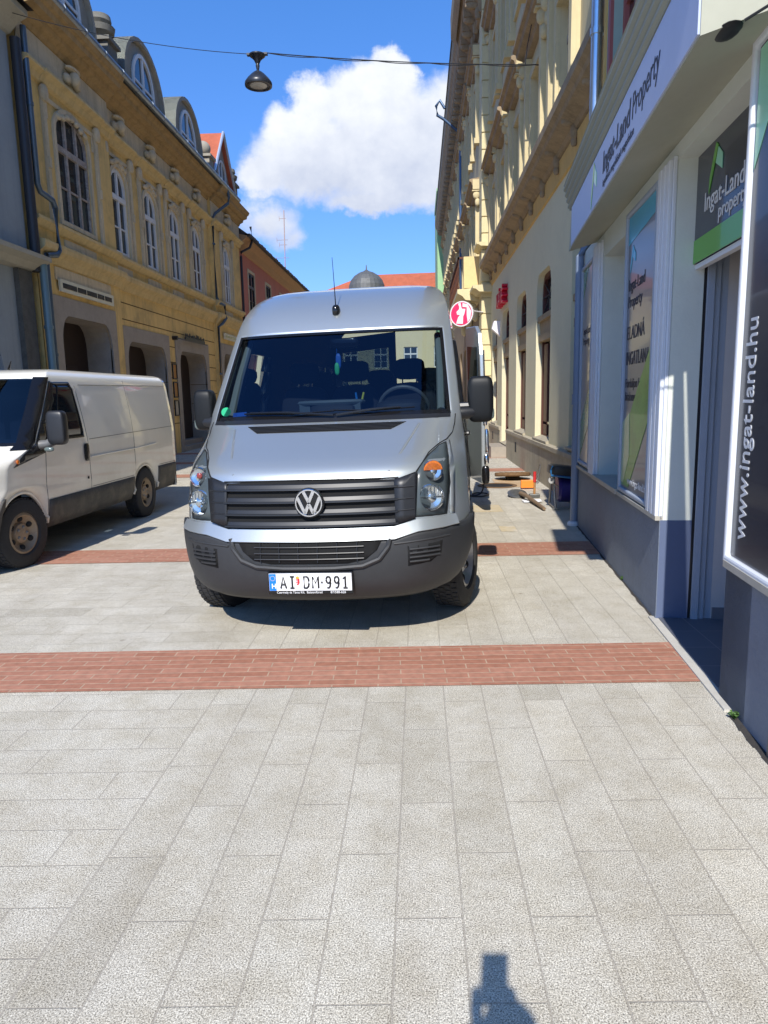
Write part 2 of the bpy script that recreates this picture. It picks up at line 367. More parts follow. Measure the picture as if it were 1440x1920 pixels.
def brick_mat():
    m = bpy.data.materials.new('clay_paving_brick'); m.use_nodes = True; t = m.node_tree; L = t.links.new; b = t.nodes['Principled BSDF']
    g = t.nodes.new('ShaderNodeTexCoord')
    k = t.nodes.new('ShaderNodeTexBrick'); L(g.outputs['Object'], k.inputs[0]); k.inputs['Scale'].default_value = 1; k.inputs['Brick Width'].default_value = .255; k.inputs['Row Height'].default_value = .0685
    k.inputs['Mortar Size'].default_value = .0042; k.inputs['Mortar Smooth'].default_value = .2; k.offset = .5
    k.inputs['Color1'].default_value = (.35, .155, .10, 1); k.inputs['Color2'].default_value = (.42, .205, .14, 1); k.inputs['Mortar'].default_value = (.44, .31, .22, 1)
    n = t.nodes.new('ShaderNodeTexNoise'); n.inputs['Scale'].default_value = 22; n.inputs['Detail'].default_value = 6; L(g.outputs['Object'], n.inputs['Vector'])
    c = t.nodes.new('ShaderNodeValToRGB'); L(n.outputs['Fac'], c.inputs[0]); c.color_ramp.elements[0].color = (.85, .84, .83, 1); c.color_ramp.elements[1].color = (1.12, 1.1, 1.08, 1); c.color_ramp.elements[0].position = .3; c.color_ramp.elements[1].position = .7
    x = t.nodes.new('ShaderNodeMix'); x.data_type = 'RGBA'; x.blend_type = 'MULTIPLY'; x.inputs[0].default_value = 1; L(k.outputs['Color'], x.inputs[6]); L(c.outputs[0], x.inputs[7]); L(x.outputs[2], b.inputs['Base Color'])
    b.inputs['Roughness'].default_value = .85; b.inputs['Specular IOR Level'].default_value = .3
    bp = t.nodes.new('ShaderNodeBump'); bp.inputs['Distance'].default_value = .004; bp.inputs['Strength'].default_value = .5; bp.invert = True; L(k.outputs['Fac'], bp.inputs['Height']); L(bp.outputs[0], b.inputs['Normal'])
    return m
gm = ground_mat()
tag(MB().add([(-400, -400, 0), (400, -400, 0), (400, 900, 0), (-400, 900, 0)], [(0, 1, 2, 3)]).build('ground', gm), kind='structure')
bmz = brick_mat()
for y in (3.98, 7.07, 14.74, 17.8, 21.0, 24.2, 27.4, 31, 35):
    o = MB().add([(-9.2, -.308, 0), (9.2, -.308, 0), (9.2, .308, 0), (-9.2, .308, 0)], [(0, 1, 2, 3)]).build('brick_band', bmz)
    o.location = (0, y + (-0.02 if y < 5 else 0), .004); o.rotation_euler = (0, 0, R_(2.3)); tag(o, kind='structure')

# ------------------------------------------------------------------ left street front: ochre building
LX = -7.3
ML = FR((LX, 0, 0), (0, 1, 0), (0, 0, 1), (1, 0, 0))
yb = thing('ochre_building', (-7.3, 21.5, 0), 'long two storey ochre stucco building with white arched windows and stone doorways', 'building')
wins = [(14.72, 16.12, 5.2, 6.95, .45, 3), (17.5, 18.44, 5.13, 6.78, .42, 2), (19.55, 20.49, 5.13, 6.78, .42, 2), (21.5, 22.44, 5.13, 6.78, .42, 2), (23.6, 24.54, 5.13, 6.78, .42, 2), (26.86, 27.86, 5.13, 6.78, .42, 3)]
doors = [(14.25, 16.6, 3.33), (17.75, 20.5, 3.08), (21.65, 24.4, 3.08), (26.2, 28.6, 3.25)]
R0, R1 = (13.55, 17.32), (25.6, 29.5)   # projecting end bays
def off(s): return .12 if (s < R0[1] or s > R1[0]) else 0.0
segs = [(R0[0], R0[1], .12), (R0[1], R1[0], 0.0), (R1[0], R1[1], .12)]
for (a, b, d) in segs:
    hs = [(arch(w[0], w[1], w[2], w[3], w[4]), .06) for w in wins if a < w[0] < b] + [(squarch(q[0], q[1], 0.0, q[2], .36), .03) for q in doors if a < q[0] < b]
    wall('wall', ML, [(a, 0), (a, 9.0), (b, 9.0), (b, 0)], hs, ochre, yb, d=d)
for s in (R0[1], R1[0]): MB(ML).box((s - .01, -.05, 0), (s + .01, .12, 9.0)).build('bay_return', ochre, yb)
MB(ML).box((13.55, -9, 0), (13.58, .12, 9)).build('side_wall', ochre, yb); MB(ML).box((29.47, -9, 0), (29.5, .12, 9)).build('side_wall', ochre, yb)
def win(M, w, d, parent, frame, pm, cols, deep=.1, fw=.075, tz=None, name='window', shut=False):
    """casement window: frame, transom, mullions; pane as sub-part. w=(s0,s1,z0,zs,rise)"""
    P = arch(w[0], w[1], w[2], w[3], w[4]) if w[4] > 0 else rect(w[0], w[1], w[2], w[3])
    mb = MB(M); ring(mb, P, fw, d - deep - .05, d - deep + .02)
    zt = w[3] + w[4]; H = zt - w[2]; tz = tz or (w[2] + H * .66)
    mb.box((w[0] + .02, d - deep - .04, tz - .06), (w[1] - .02, d - deep + .035, tz + .06))
    for k in range(1, cols):
        s = w[0] + (w[1] - w[0]) * k / cols
        top = w[3] + w[4] * math.sin(math.acos(max(-1, min(1, (s - (w[0] + w[1]) / 2) / ((w[1] - w[0]) / 2))))) if w[4] > 0 else zt
        mb.box((s - .04, d - deep - .04, w[2] + .03), (s + .04, d - deep + .025, top - .03))
    mb.box((w[0] + .02, d - deep - .035, w[2] + (tz - w[2]) * .48), (w[1] - .02, d - deep + .01, w[2] + (tz - w[2]) * .48 + .035))
    f = mb.build(name, frame, parent)
    MB(M).prism(P, lambda a, b, h: (a, h, b), d - deep - .03, d - deep - .02).build('pane', pm, f)
    if shut:
        q = MB(M); q.box((w[0] + .09, d - deep - .018, w[2] + .1), (w[0] + (w[1] - w[0]) * .98 - .06, d - deep - .008, tz - .08)); q.build('blind', brownblind, f)
    return f
brownblind = mat('brown_blind', s2l(74, 62, 58), .8, var=.2, vs=9)
for i, w in enumerate(wins):
    win(ML, w, off(w[0]), yb, old_wood if i == 0 else white_paint, pane, w[5], deep=.03, fw=.11 if i else .07, shut=i in (4, 5))
# stucco trim
for i, w in enumerate(wins):
    tr = MB(ML)
    d = off(w[0]); c = (w[0] + w[1]) / 2; hw = (w[1] - w[0]) / 2
    P = arch(w[0] - .1, w[1] + .1, w[2] - .06, w[3], w[4] + .1); ring(tr, P, .09, d, d + .05)
    e = .42 if i == 0 else .26
    for sg in (-1, 1):
        s = c + sg * (hw + e); tr.box((s - .06, d, 5.0), (s + .06, d + .06, 7.55)); tr.sell((s, d + .07, 7.45), (.1, .07, .16), .7, 8, 6); tr.box((s - .045, d + .05, 6.1), (s + .045, d + .09, 6.3))
    tr.box((c - hw - e + .08, d, 7.38), (c + hw + e - .08, d + .03, 7.46)); tr.box((c - hw - e + .12, d, 7.05), (c - hw - e + .16, d + .03, 7.4)); tr.box((c + hw + e - .16, d, 7.05), (c + hw + e - .12, d + .03, 7.4))
    for k in range(7): # garland over the window head
        a = (k - 3) / 3; tr.sell((c + a * hw * .8, d + .05, 7.3 + .07 * math.cos(a * 3) - .0), (.085, .05, .06), .9, 8, 5)
    tr.build('window_surround', beige_trim, yb, smooth=True)
hd = MB(ML)
for (a, b, d) in segs:
    moulding(hd, a, b, [(d, 7.6), (d + .06, 7.62), (d + .1, 7.72), (d + .2, 7.78), (d + .2, 7.83), (d, 7.86)])
for w in wins:
    d = off(w[0]); c = (w[0] + w[1]) / 2; hw = (w[1] - w[0]) / 2 + (.55 if w[0] < 15 else .38); moulding(hd, c - hw, c + hw, [(d + .0, 7.6), (d + .08, 7.63), (d + .13, 7.72), (d + .23, 7.785), (d + .23, 7.835), (d, 7.865)])
hd.build('hood_moulding', ochre_pale, yb)
fz = MB(ML)
for (a, b, d) in segs: fz.box((a + .02, d, 7.9), (b - .02, d + .035, 8.42))
fz.build('frieze', beige_trim, yb)
for w in wins:   # cherub heads in the frieze
    d = off(w[0]); c = (w[0] + w[1]) / 2 + .1; h = MB(ML); h.sell((c, d + .14, 8.17), (.12, .12, .15), 1, 12, 8); h.sell((c - .2, d + .08, 8.12), (.14, .07, .1), .9, 10, 6); h.sell((c + .2, d + .08, 8.12), (.14, .07, .1), .9, 10, 6); h.sell((c, d + .1, 8.34), (.26, .12, .05), .8, 10, 5)
    h.build('stucco_head', beige_trim, yb, smooth=True)
co = MB(ML)
for (a, b, d) in segs:
    moulding(co, a, b, [(d, 8.42), (d + .06, 8.44), (d + .1, 8.52), (d + .22, 8.58), (d + .24, 8.66), (d + .38, 8.70), (d + .4, 8.8), (d + .46, 8.84), (d + .5, 8.93), (d - .3, 8.97)])
co.build('cornice', mat('cornice_plaster', s2l(172, 142, 96), .9, var=.2, vs=2, streak=.7), yb)
gt = MB(ML)
for (a, b) in ((13.6, 27.9),):
    gt.tube([(a, .6, 9.0), (b, .6, 9.0)], .075, 10)
    s = a
    while s < b: gt.tube([(s - .02, .6, 9.0), (s + .02, .6, 9.0)], .084, 10); s += .9
gt.box((13.6, .0, 8.98), (27.9, .6, 9.02)); gt.build('gutter', zinc, yb)
lb = MB(ML)
for (a, b, d) in segs:
    moulding(lb, a, b, [(d, 4.9), (d + .05, 4.92), (d + .14, 5.02), (d + .14, 5.08), (d, 5.11)])
    moulding(lb, a, b, [(d, 4.28), (d + .04, 4.3), (d + .09, 4.42), (d + .2, 4.5), (d + .22, 4.58), (d + .22, 4.63), (d, 4.68)])
lb.build('string_course', ochre_pale, yb)
for w in wins: pn = MB(ML); d = off(w[0]); pn.box((w[0] + .0, d, 4.7), (w[1] + .0, d + .035, 4.86)); pn.build('apron_panel', beige_trim, yb)
pn = MB(ML); pn.box((14.2, .12, 4.0), (16.75, .15, 4.25)); pn.build('apron_panel', beige_trim, yb)
# rustication joints of the ground floor and the stone door surrounds
ru = MB(ML); jm = mat('plaster_joint', s2l(96, 74, 42), .95)
for k, z in enumerate((0.9, 1.35, 1.8, 2.25, 2.7, 3.15, 3.6, 4.0)):
    for (a, b) in (((17.35, 17.52), (20.9, 21.4), (24.75, 25.58)) if z < 3.4 else ((17.35, 25.58),)): ru.box((a, -.004, z - .011), (b, .006, z + .011))
ru.build('rustication', jm, yb)
for q in doors:
    d = off(q[0]); mb = MB(ML); P = squarch(q[0], q[1], 0.0, q[2], .36); Q = [(q[0] - .3, 0.0), (q[0] - .3, q[2] + .36), (q[1] + .3, q[2] + .36), (q[1] + .3, 0.0)]
    pts = [[Vector((a, b, 0)) for a, b in Q], [Vector((a, b, 0)) for a, b in P]]; tris = tessellate_polygon(pts); al = [p for l in pts for p in l]
    mb.add([(p.x, d + .035, p.y) for p in al], [tuple(t) for t in tris]); n = len(P)
    mb.add([(a, d + .035, b) for a, b in P] + [(a, d - .6, b) for a, b in P], [(i, (i + 1) % n, n + (i + 1) % n, n + i) for i in range(n - 1)])
    n = 4; mb.add([(a, d + .035, b) for a, b in Q] + [(a, d, b) for a, b in Q], [(i, (i + 1) % n, n + (i + 1) % n, n + i) for i in range(3)])
    o = mb.build('door_surround', stone_grey, yb)
    jt = MB(ML)
    for z in (.8, 1.45, 2.1): jt.box((q[1] - .004, d - .58, z), (q[1] - .001, d + .03, z + .018))
    jt.build('joint', jm, o)
    dm = MB(ML); dm.box((q[0] - .02, d - .66, 0), (q[1] + .02, d - .6, q[2] + .1)); dd = dm.build('door', brownwood, yb)
    dm = MB(ML); cc = (q[0] + q[1]) / 2
    for sg in (-1, 1):
        for z0, z1 in ((.3, 1.1), (1.25, 2.4)): dm.box((cc + sg * .35 - .25, d - .6, z0), (cc + sg * .35 + .25, d - .58, z1))
    dm.build('door_panel', mat('dark_panel', (.02, .012, .01), .4), dd)
    st = MB(ML); st.box((q[0] + .05, d - .59, 0), (q[1] - .05, d + .0, .15)); st.box((q[0] + .05, d - .59, .15), (q[1] - .05, d - .25, .3)); st.build('step', stone_grey, yb)
# roof, dormers
rf = MB(); rf.add([(-6.75, 13.55, 9.03), (-6.75, 28.0, 9.03), (-11.5, 28.0, 12.4), (-11.5, 13.55, 12.4), (-11.5, 28.0, 8), (-11.5, 13.55, 8)], [(0, 1, 2, 3), (2, 3, 5, 4), (0, 3, 5), (1, 2, 4)])
rf.add([(-6.95, 28.0, 8.9), (-6.95, 29.5, 8.75), (-11.5, 29.5, 12.0), (-11.5, 28.0, 12.1)], [(0, 1, 2, 3)]); rf.build('roof', tile, yb)
MB(ML).box((27.95, -.3, 8.75), (29.5, .15, 8.9)).build('eave_end', mat('broken_eave', s2l(96, 84, 74), .9, var=.4, vs=9), yb)
fpale = mat('dormer_plaster', s2l(158, 152, 138), .9, var=.15, vs=4, streak=.4)
for (c, h) in ((15.0, 1.25), (19.15, 1.25), (22.65, 1.2)):
    P = arch(c - h, c + h, 9.0, 9.25, 1.15, 14)
    mb = MB(ML); mb.prism(P, lambda a, b, k: (a, k, b), .1, .36); ring(mb, arch(c - h - .1, c + h + .1, 9.0, 9.25, 1.27, 14), .1, -.2, .46)
    dr = mb.build('dormer', fpale, yb)
    mb = MB(ML); n = 14; Q = arch(c - h - .1, c + h + .1, 9.0, 9.25, 1.27, 14)
    mb.add([(a, .46, b) for a, b in Q] + [(a, -1.9, b) for a, b in Q], [(i, i + 1, len(Q) + i + 1, len(Q) + i) for i in range(len(Q) - 1)]); mb.build('dormer_roof', tin, dr)
    w = (c - .72, c + .72, 9.12, 9.4, .8); Pw = arch(*w, 12); mb = MB(ML); ring(mb, Pw, .09, .36, .42); mb.box((c - .05, .36, 9.15), (c + .05, .41, 10.15)); mb.box((c - .68, .36, 9.42), (c + .68, .4, 9.48)); f = mb.build('window', white_paint, dr)
    MB(ML).prism(Pw, lambda a, b, k: (a, k, b), .36, .372).build('pane', pane, f)
for (c, big) in ((17.05, 1), (24.75, 0), (27.9, 1)):
    mb = MB(ML); z = 9.0; x = .25
    mb.box((c - .25, x - .25, z), (c + .25, x + .25, z + .5)); mb.box((c - .32, x - .32, z + .5), (c + .32, x + .32, z + .58))
    if big: mb.lathe([(0, .58), (.22, .6), (.18, .66), (.3, .74), (.33, .86), (.2, .9), (.26, .98), (.24, 1.1), (0, 1.2)], (c, x, z), 'z', 14)
    else: mb.sell((c, x, z + .82), (.24, .24, .24), 1, 14, 10)
    mb.build('roof_urn', mat('urn_stone', s2l(120, 118, 110), .9, var=.3, vs=6) if big else fpale, yb, smooth=True)
# gabled dormer with tiled roof
G0, G1, GA, GZ = 25.1, 27.6, 26.4, 10.75
mb = MB(ML); mb.prism([(G0, 9.0), (G0 + .1, 9.3), (GA, GZ), (G1, 9.35), (G1, 9.0)], lambda a, b, k: (a, k, b), .1, .36); gd = mb.build('gable_dormer', fpale, yb)
mb = MB(ML); mb.add([(G0 - .1, .5, 9.2), (GA, .5, GZ + .12), (GA, -3.2, GZ + .12), (G0 - .1, -3.2, 9.2), (G1 + .1, .5, 9.2), (G1 + .1, -3.2, 9.2)], [(0, 1, 2, 3), (1, 4, 5, 2)]); mb.build('dormer_roof', tile, gd, solid=.06)
mb = MB(ML); mb.tube([(G0 - .1, .52, 9.2), (GA, .52, GZ + .14)], .05, 6); mb.tube([(G1 + .1, .52, 9.2), (GA, .52, GZ + .14)], .05, 6); mb.build('gable_flashing', mat('bright_flashing', (.7, .75, .8), .3, .6), gd)
mb = MB(ML); ring(mb, arch(25.9, 26.9, 9.1, 9.5, .45), .07, .36, .42); mb.box((26.36, .36, 9.1), (26.44, .41, 9.9)); f = mb.build('window', white_paint, gd); MB(ML).prism(arch(25.9, 26.9, 9.1, 9.5, .45), lambda a, b, k: (a, k, b), .36, .372).build('pane', pane, f)
# downpipes of this front
def pipe(name, pts, r, m, parent, M=None, clips=()):
    mb = MB(M); mb.tube(pts, r, 12)
    for c in clips: mb.tube([(c[0], c[1], c[2] - .03), (c[0], c[1], c[2] + .03)], r * 1.22, 12)
    return mb.build(name, m, parent, smooth=True)
pgrey = mat('blue_grey_pipe', s2l(96, 112, 126), .4, .5, var=.25, vs=4)
pipe('downpipe', [(13.62, .25, 8.3), (13.62, .25, 5.62), (13.7, .25, 5.5), (14.0, .32, 5.42), (14.08, .32, 5.3), (14.08, .32, 4.5), (14.02, .3, 4.42), (13.7, .26, 4.36), (13.68, .25, 4.2), (13.68, .25, 0)], .055, pgrey, yb, ML, [(13.62, .25, 7), (13.68, .25, 2.5)])
pipe('downpipe', [(26.3, .58, 8.98), (26.35, .62, 8.7), (26.35, .58, 8.5), (26.0, .2, 8.1), (25.75, .14, 7.9), (25.72, .14, 5.2), (25.8, .2, 5.0), (26.15, .3, 4.95), (26.2, .32, 4.5), (25.95, .25, 4.3), (25.72, .14, 4.15), (25.7, .14, 0)], .055, pgrey, yb, ML, [(25.72, .14, 7), (25.7, .14, 2.5)])
pipe('downpipe', [(30.3, .45, 8.6), (30.35, .5, 8.1), (30.2, .4, 7.75), (29.75, .14, 7.5), (29.68, .14, 7.3), (29.68, .14, 0)], .05, mat('black_pipe', (.03, .03, .035), .5), yb, ML)
# signs hung on it
def tsign(s0, s1, z0, z1, d, lab, segsn, M=ML, txt=None):
    r = thing('name_board', (LX, (s0 + s1) / 2, z0), lab, 'sign')
    mb = MB(M); mb.box((s0, d, z0), (s1, d + .05, z1)); mb.build('board', mat('cream_board', s2l(214, 208, 180), .6), r)
    mb = MB(M); x = s0 + .08
    for wd in segsn: mb.box((x, d + .05, z0 + .07), (x + wd * (s1 - s0 - .16) - .04, d + .056, z1 - .07)); x += wd * (s1 - s0 - .16)
    mb.build('black_field', mat('sign_black', (.012, .014, .02), .25), r)
    return r
tsign(14.25, 16.72, 3.78, 4.02, .16, 'long narrow cream framed board with black name fields over the nearest stone archway', (.27, .18, .22, .16, .17))
tsign(26.3, 28.7, 3.78, 4.0, .16, 'small cream and black name board over the farthest arched doorway beside the downpipe', (.3, .35, .35))
br = thing('iron_bracket', (-7.2, 22.5, 3.4), 'black wrought iron bar sign with silhouette figures over the middle doorway', 'sign bracket')
mb = MB(ML); mb.tube([(21.2, .12, 3.42), (24.3, .12, 3.42)], .018, 6); mb.tube([(21.2, 0, 3.42), (21.2, .16, 3.42)], .06, 8); mb.box((22.0, .1, 3.42), (24.0, .14, 3.52)); random.seed(3)
for k in range(14): s = 22.05 + k * .14; mb.box((s, .11, 3.5), (s + random.uniform(.03, .1), .13, 3.54 + random.uniform(.02, .13)))
mb.build('bar', dark_metal, br)
for k, z in enumerate((2.2, 1.66, 1.12)):
    lab = ('topmost of the three black framed menu frames on the ochre pier', 'middle one of the three black framed menu frames on the ochre pier', 'lowest black framed menu frame on the ochre pier with a pale sheet in it')[k]
    r = thing('menu_frame', (LX, 21.2, z), lab, 'notice frame', 'framed menus on the ochre pier'); mb = MB(ML); ring(mb, rect(20.95, 21.33, z, z + .47), .035, .0, .04); mb.build('frame', dark_metal, r)
    MB(ML).box((20.98, .004, z + .03), (21.3, .012, z + .44)).build('sheet', mat('sheet_%d' % (k // 2), s2l(170, 120, 60) if k < 2 else s2l(176, 168, 150), .6), r)

# ------------------------------------------------------------------ left: grey building nearest the camera
gb = thing('grey_building', (-7.3, 11, 0), 'pale blue grey rendered house at the left edge with a dark stone pier', 'building')
gry = mat('blue_grey_render', s2l(150, 158, 162), .9, var=.08, vs=1.5, streak=.3); gst = mat('mottled_dark_stone', s2l(92, 92, 88), .8, var=.35, vs=7)
MB(ML).box((4.0, -9, 4.3), (13.3, .1, 8.4)).build('wall', gry, gb)
MB(ML).box((12.9, -9, 0), (13.35, .12, 4.0)).build('stone_pier', gst, gb)
wall('ground_floor_wall', ML, [(4, 0), (4, 4.0), (12.9, 4.0), (12.9, 0)], [(arch(9.6, 12.3, 0.0, 2.2, .9), .4), (arch(5.4, 8.1, 0.0, 2.2, .9), .4)], gry, gb, d=.02)
MB(ML).box((4, -.5, 0), (12.9, -.38, 4)).build('shop_glazing', pane, gb)
mb = MB(ML); moulding(mb, 4, 13.5, [(0, 4.0), (.2, 4.02), (.3, 4.12), (.45, 4.18), (.45, 4.26), (0, 4.34)]); mb.build('ledge', mat('ledge_plaster', s2l(170, 164, 146), .9, var=.15), gb)
mb = MB(ML); moulding(mb, 4, 13.35, [(0, 8.0), (.15, 8.05), (.3, 8.2), (.5, 8.3), (.5, 8.4), (0, 8.5)]); mb.build('cornice', mat('ledge_plaster', (0, 0, 0)), gb)
MB().add([(-6.7, 4, 8.42), (-6.7, 13.4, 8.42), (-11, 13.4, 12), (-11, 4, 12), (-16.2, 13.4, 8.4), (-16.2, 4, 8.4)], [(0, 1, 2, 3), (2, 3, 5, 4), (1, 2, 4), (0, 3, 5)]).build('roof', mat('dark_roof', (.07, .06, .055), .8, var=.3), gb)
pipe('downpipe', [(13.4, .2, 8.0), (13.4, .2, 4.0)], .09, mat('black_pipe', (0, 0, 0)), gb, ML)
pipe('downpipe', [(13.44, .3, 4.2), (13.44, .3, 0)], .07, mat('pale_blue_pipe', s2l(110, 136, 146), .5, .3), gb, ML, [(13.44, .3, 3)])
for c in (11.3, 8.4, 5.6): win(ML, (c - .5, c + .5, 5.3, 7.4, 0), .2, gb, white_paint, pane, 2)

# ------------------------------------------------------------------ left: pink house, green-grey far houses
pb = thing('pink_house', (-7.3, 42, 0), 'pink rendered house with narrow black framed windows beyond the ochre building', 'building')
pink = mat('pink_render', s2l(190, 116, 98), .9, var=.1, vs=1.2, streak=.25)
pw = [31.35 + 3.55 * k for k in range(7)]
wall('wall', ML, [(29.55, 0), (29.55, 7.7), (56, 7.7), (56, 0)], [(rect(a, a + 1.1, 5.25, 7.0), .08) for a in pw] + [(rect(a, a + 1.2, 0, 2.6), .2) for a in pw], pink, pb)
for a in pw:
    f = win(ML, (a, a + 1.1, 5.25, 7.0, 0), .02, pb, dark_metal, pane, 2, deep=.04)
    mb = MB(ML); ring(mb, rect(a - .12, a + 1.22, 5.13, 7.12), .11, 0, .03); mb.build('window_surround', beige_trim, pb)
    MB(ML).box((a, -.2, 0), (a + 1.2, -.15, 2.6)).build('door', brownwood, pb)
mb = MB(ML); moulding(mb, 29.55, 56, [(0, 7.6), (.1, 7.65), (.2, 7.85), (.42, 8.02), (.45, 8.1), (0, 8.2)]); mb.build('cornice', mat('pink_cornice', s2l(176, 138, 100), .9, var=.1), pb)
MB().add([(-6.75, 29.6, 8.12), (-6.75, 56, 8.12), (-11, 56, 11.2), (-11, 29.6, 11.2), (-15, 56, 8.1), (-15, 29.6, 8.1)], [(0, 1, 2, 3), (2, 3, 5, 4), (0, 3, 5), (1, 2, 4)]).build('roof', mat('dark_roof', (.1, .1, .1)), pb)
mb = MB(ML); random.seed(5); s = 29.6
while s < 56: mb.box((s, .36, 8.08), (s + .22, .58, 8.15 + random.uniform(0, .05))); s += .28
mb.build('eave_tiles', mat('dark_roof', (.1, .1, .1)), pb)
ms = thing('antenna_mast', (-8.5, 47, 9.3), 'thin lattice television mast standing above the pink house roof', 'antenna')
mb = MB(); mb.tube([(-8.5, 47, 9.3), (-8.43, 47, 13.4)], .03, 5)
for z, l in ((12.9, .3), (11.6, .5), (11.3, .35), (10.5, .6)): mb.tube([(-8.45 - l, 47, z), (-8.45 + l * .4, 47, z)], .012, 4); mb.tube([(-8.45 - l, 47, z - .15), (-8.45 - l, 47, z + .15)], .01, 4)
mb.build('mast', mat('rust_white', s2l(170, 140, 130), .6), ms)

# ------------------------------------------------------------------ end of the street
eb = thing('domed_building', (-2, 60, 0), 'cream building closing the street with an orange tiled roof and a grey ribbed dome', 'building')
ME = FR((0, 60, 0), (1, 0, 0), (0, 0, 1), (0, -1, 0)); crm = mat('cream_render', s2l(214, 200, 160), .9, var=.06, vs=1)
ew = [(-11.2 + 2.5 * k) for k in range(9)]
wall('wall', ME, [(-13, 0), (-13, 9.4), (14, 9.4), (14, 0)], [(rect(a, a + 1.15, 3.9, 5.6), .15) for a in ew] + [(rect(a, a + 1.15, 7.0, 8.6), .15) for a in ew] + [(rect(a, a + 1.3, .0, 2.5), .2) for a in ew], crm, eb)
for a in ew:
    for z0, z1 in ((3.9, 5.6), (7.0, 8.6)): win(ME, (a, a + 1.15, z0, z1, 0), 0, eb, white_paint, pane, 2, deep=.12)
    MB(ME).box((a, -.24, 0), (a + 1.3, -.2, 2.5)).build('shop_window', pane, eb)
mb = MB(ME); moulding(mb, -13, 14, [(0, 9.1), (.3, 9.3), (.5, 9.4), (0, 9.5)]); moulding(mb, -13, 14, [(0, 3.1), (.15, 3.2), (.15, 3.3), (0, 3.35)]); mb.build('cornice', beige_trim, eb)
MB().add([(-13, 59.4, 9.4), (14, 59.4, 9.4), (14, 63, 12.1), (-4.5, 63, 11.9), (-9.5, 63, 10.2), (14, 70, 9), (-13, 70, 9)], [(0, 1, 2, 3, 4), (2, 5, 6, 4, 3)]).build('roof', tile, eb)
dm = MB(); dm.lathe([(1.5, 9.6), (1.5, 10.2), (1.46, 10.6), (1.3, 11.0), (1.0, 11.35), (.6, 11.6), (.25, 11.72), (.06, 11.85), (.03, 12.2), (0, 12.25)], (-4.15, 60, 0), 'z', 24)
dm.build('dome', mat('ribbed_dome_metal', s2l(104, 104, 102), .6, .3, var=.3, vs=4, streak=.4), eb)
wbk = thing('green_house', (12, 52, 0), 'green rendered tall house showing behind the long cornice on the right', 'building')
MB().box((1.45, 52.2, 0), (9, 59, 15.6)).build('wall', mat('green_render', s2l(150, 186, 140), .9, var=.05), wbk)
bm_ = MB(); bm_.box((1.42, 52.15, 15.6), (9.05, 59, 15.8)); bm_.build('parapet', mat('green_render', (0, 0, 0)), wbk)
# ------------------------------------------------------------------ right: cream building
RX = 2.2
MR = FR((RX, 0, 0), (0, 1, 0), (0, 0, 1), (-1, 0, 0))
cb = thing('cream_building', (2.2, 15, 0), 'tall cream stucco building with dark round cornered shop windows and hooded upper windows', 'building')
cream = mat('cream_plaster', s2l(214, 206, 172), .9, var=.06, vs=1.2, bump=.1, bs=30); cream2 = mat('cream_stucco_upper', s2l(206, 190, 148), .9, var=.12, vs=1.3, streak=.35, bump=.15, bs=25)
brown_st = mat('sooty_stucco', s2l(156, 136, 108), .9, var=.3, vs=3, streak=.5, bump=.3, bs=20); ochre_band = mat('ochre_band', s2l(206, 170, 104), .9, var=.1, vs=1.5, streak=.3)
plinth_st = mat('washed_plinth', s2l(172, 162, 140), .9, var=.2, vs=2.5, bump=.5, bs=35, streak=.35)
gw = [(9.2, 10.55, .75, 3.95), (12.15, 13.6, .72, 3.68), (14.85, 16.3, .72, 3.66), (17.6, 19.05, .28, 3.66), (20.25, 21.5, .72, 3.66)]
wall('wall', MR, [(7.35, 0), (7.35, 5.0), (21.9, 5.0), (21.9, 0)], [(squarch(w[0], w[1], w[2], w[3], .28), .17) for w in gw], cream, cb)
for a, b in ((7.35, 17.6), (19.05, 21.9)):
    mb = MB(MR); moulding(mb, a, b, [(0, 0), (.05, 0), (.05, .62), (.075, .63), (.075, .70), (0, .72)])
    p = mb.build('plinth', plinth_st, cb)
    for s in ((15.9,) if a < 10 else (20.8,)): MB(MR).box((s - .11, .02, .28), (s + .11, .053, .5)).build('vent_hole', dark_in, p)
tb = mat('transom_stone', s2l(160, 140, 108), .8, var=.2, vs=6)
for i, w in enumerate(gw):
    mb = MB(MR); P = squarch(w[0], w[1], w[2], w[3], .28); ring(mb, P, .09, -.17, -.11)
    for z0, z1 in ((.72, 1.0), (1.05, 2.45)): mb.box((w[1] - .5, -.165, max(z0, w[2])), (w[1] - .08, -.13, z1))
    f = mb.build('shop_window' if i != 3 else 'door', redbrown, cb)
    MB(MR).prism(P, lambda a, b, h: (a, h, b), -.19, -.165).build('pane', pane, f)
    mb = MB(MR); mb.box((w[0], -.17, 2.5), (w[1], -.04, 2.62)); mb.box((w[0], -.17, 2.62), (w[1], -.07, 2.86)); mb.box((w[0], -.17, 2.86), (w[1], -.02, 2.95)); mb.build('transom', tb, f)
    mb = MB(MR); c = (w[0] + w[1]) / 2
    for a, b in (((w[0], 2.95), (w[1], 3.6)), ((w[0], 3.6), (w[1], 2.95)), ((w[0], 3.28), (w[1], 3.28))): mb.tube([(a[0], -.12, a[1]), (b[0], -.12, b[1])], .012, 5)
    mb.build('grille', dark_metal, f)
    mb = MB(MR); moulding(mb, w[0], w[1], [(-.17, w[2] - .02), (.02, w[2] - .02), (.05, w[2]), (.05, w[2] + .03), (-.05, w[2] + .05), (-.17, w[2] + .1)]); mb.build('sill', plinth_st, cb)
mb = MB(MR); mb.box((17.65, .0, 0), (19.0, .42, .28)); mb.box((17.7, .0, .28), (18.95, .05, .3)); mb.build('step', stone_grey, cb)
mb = MB(MR); moulding(mb, 7.35, 21.9, [(0, 4.72), (.03, 4.73), (.05, 5.0), (0, 5.02)]); mb.build('band', ochre_band, cb)
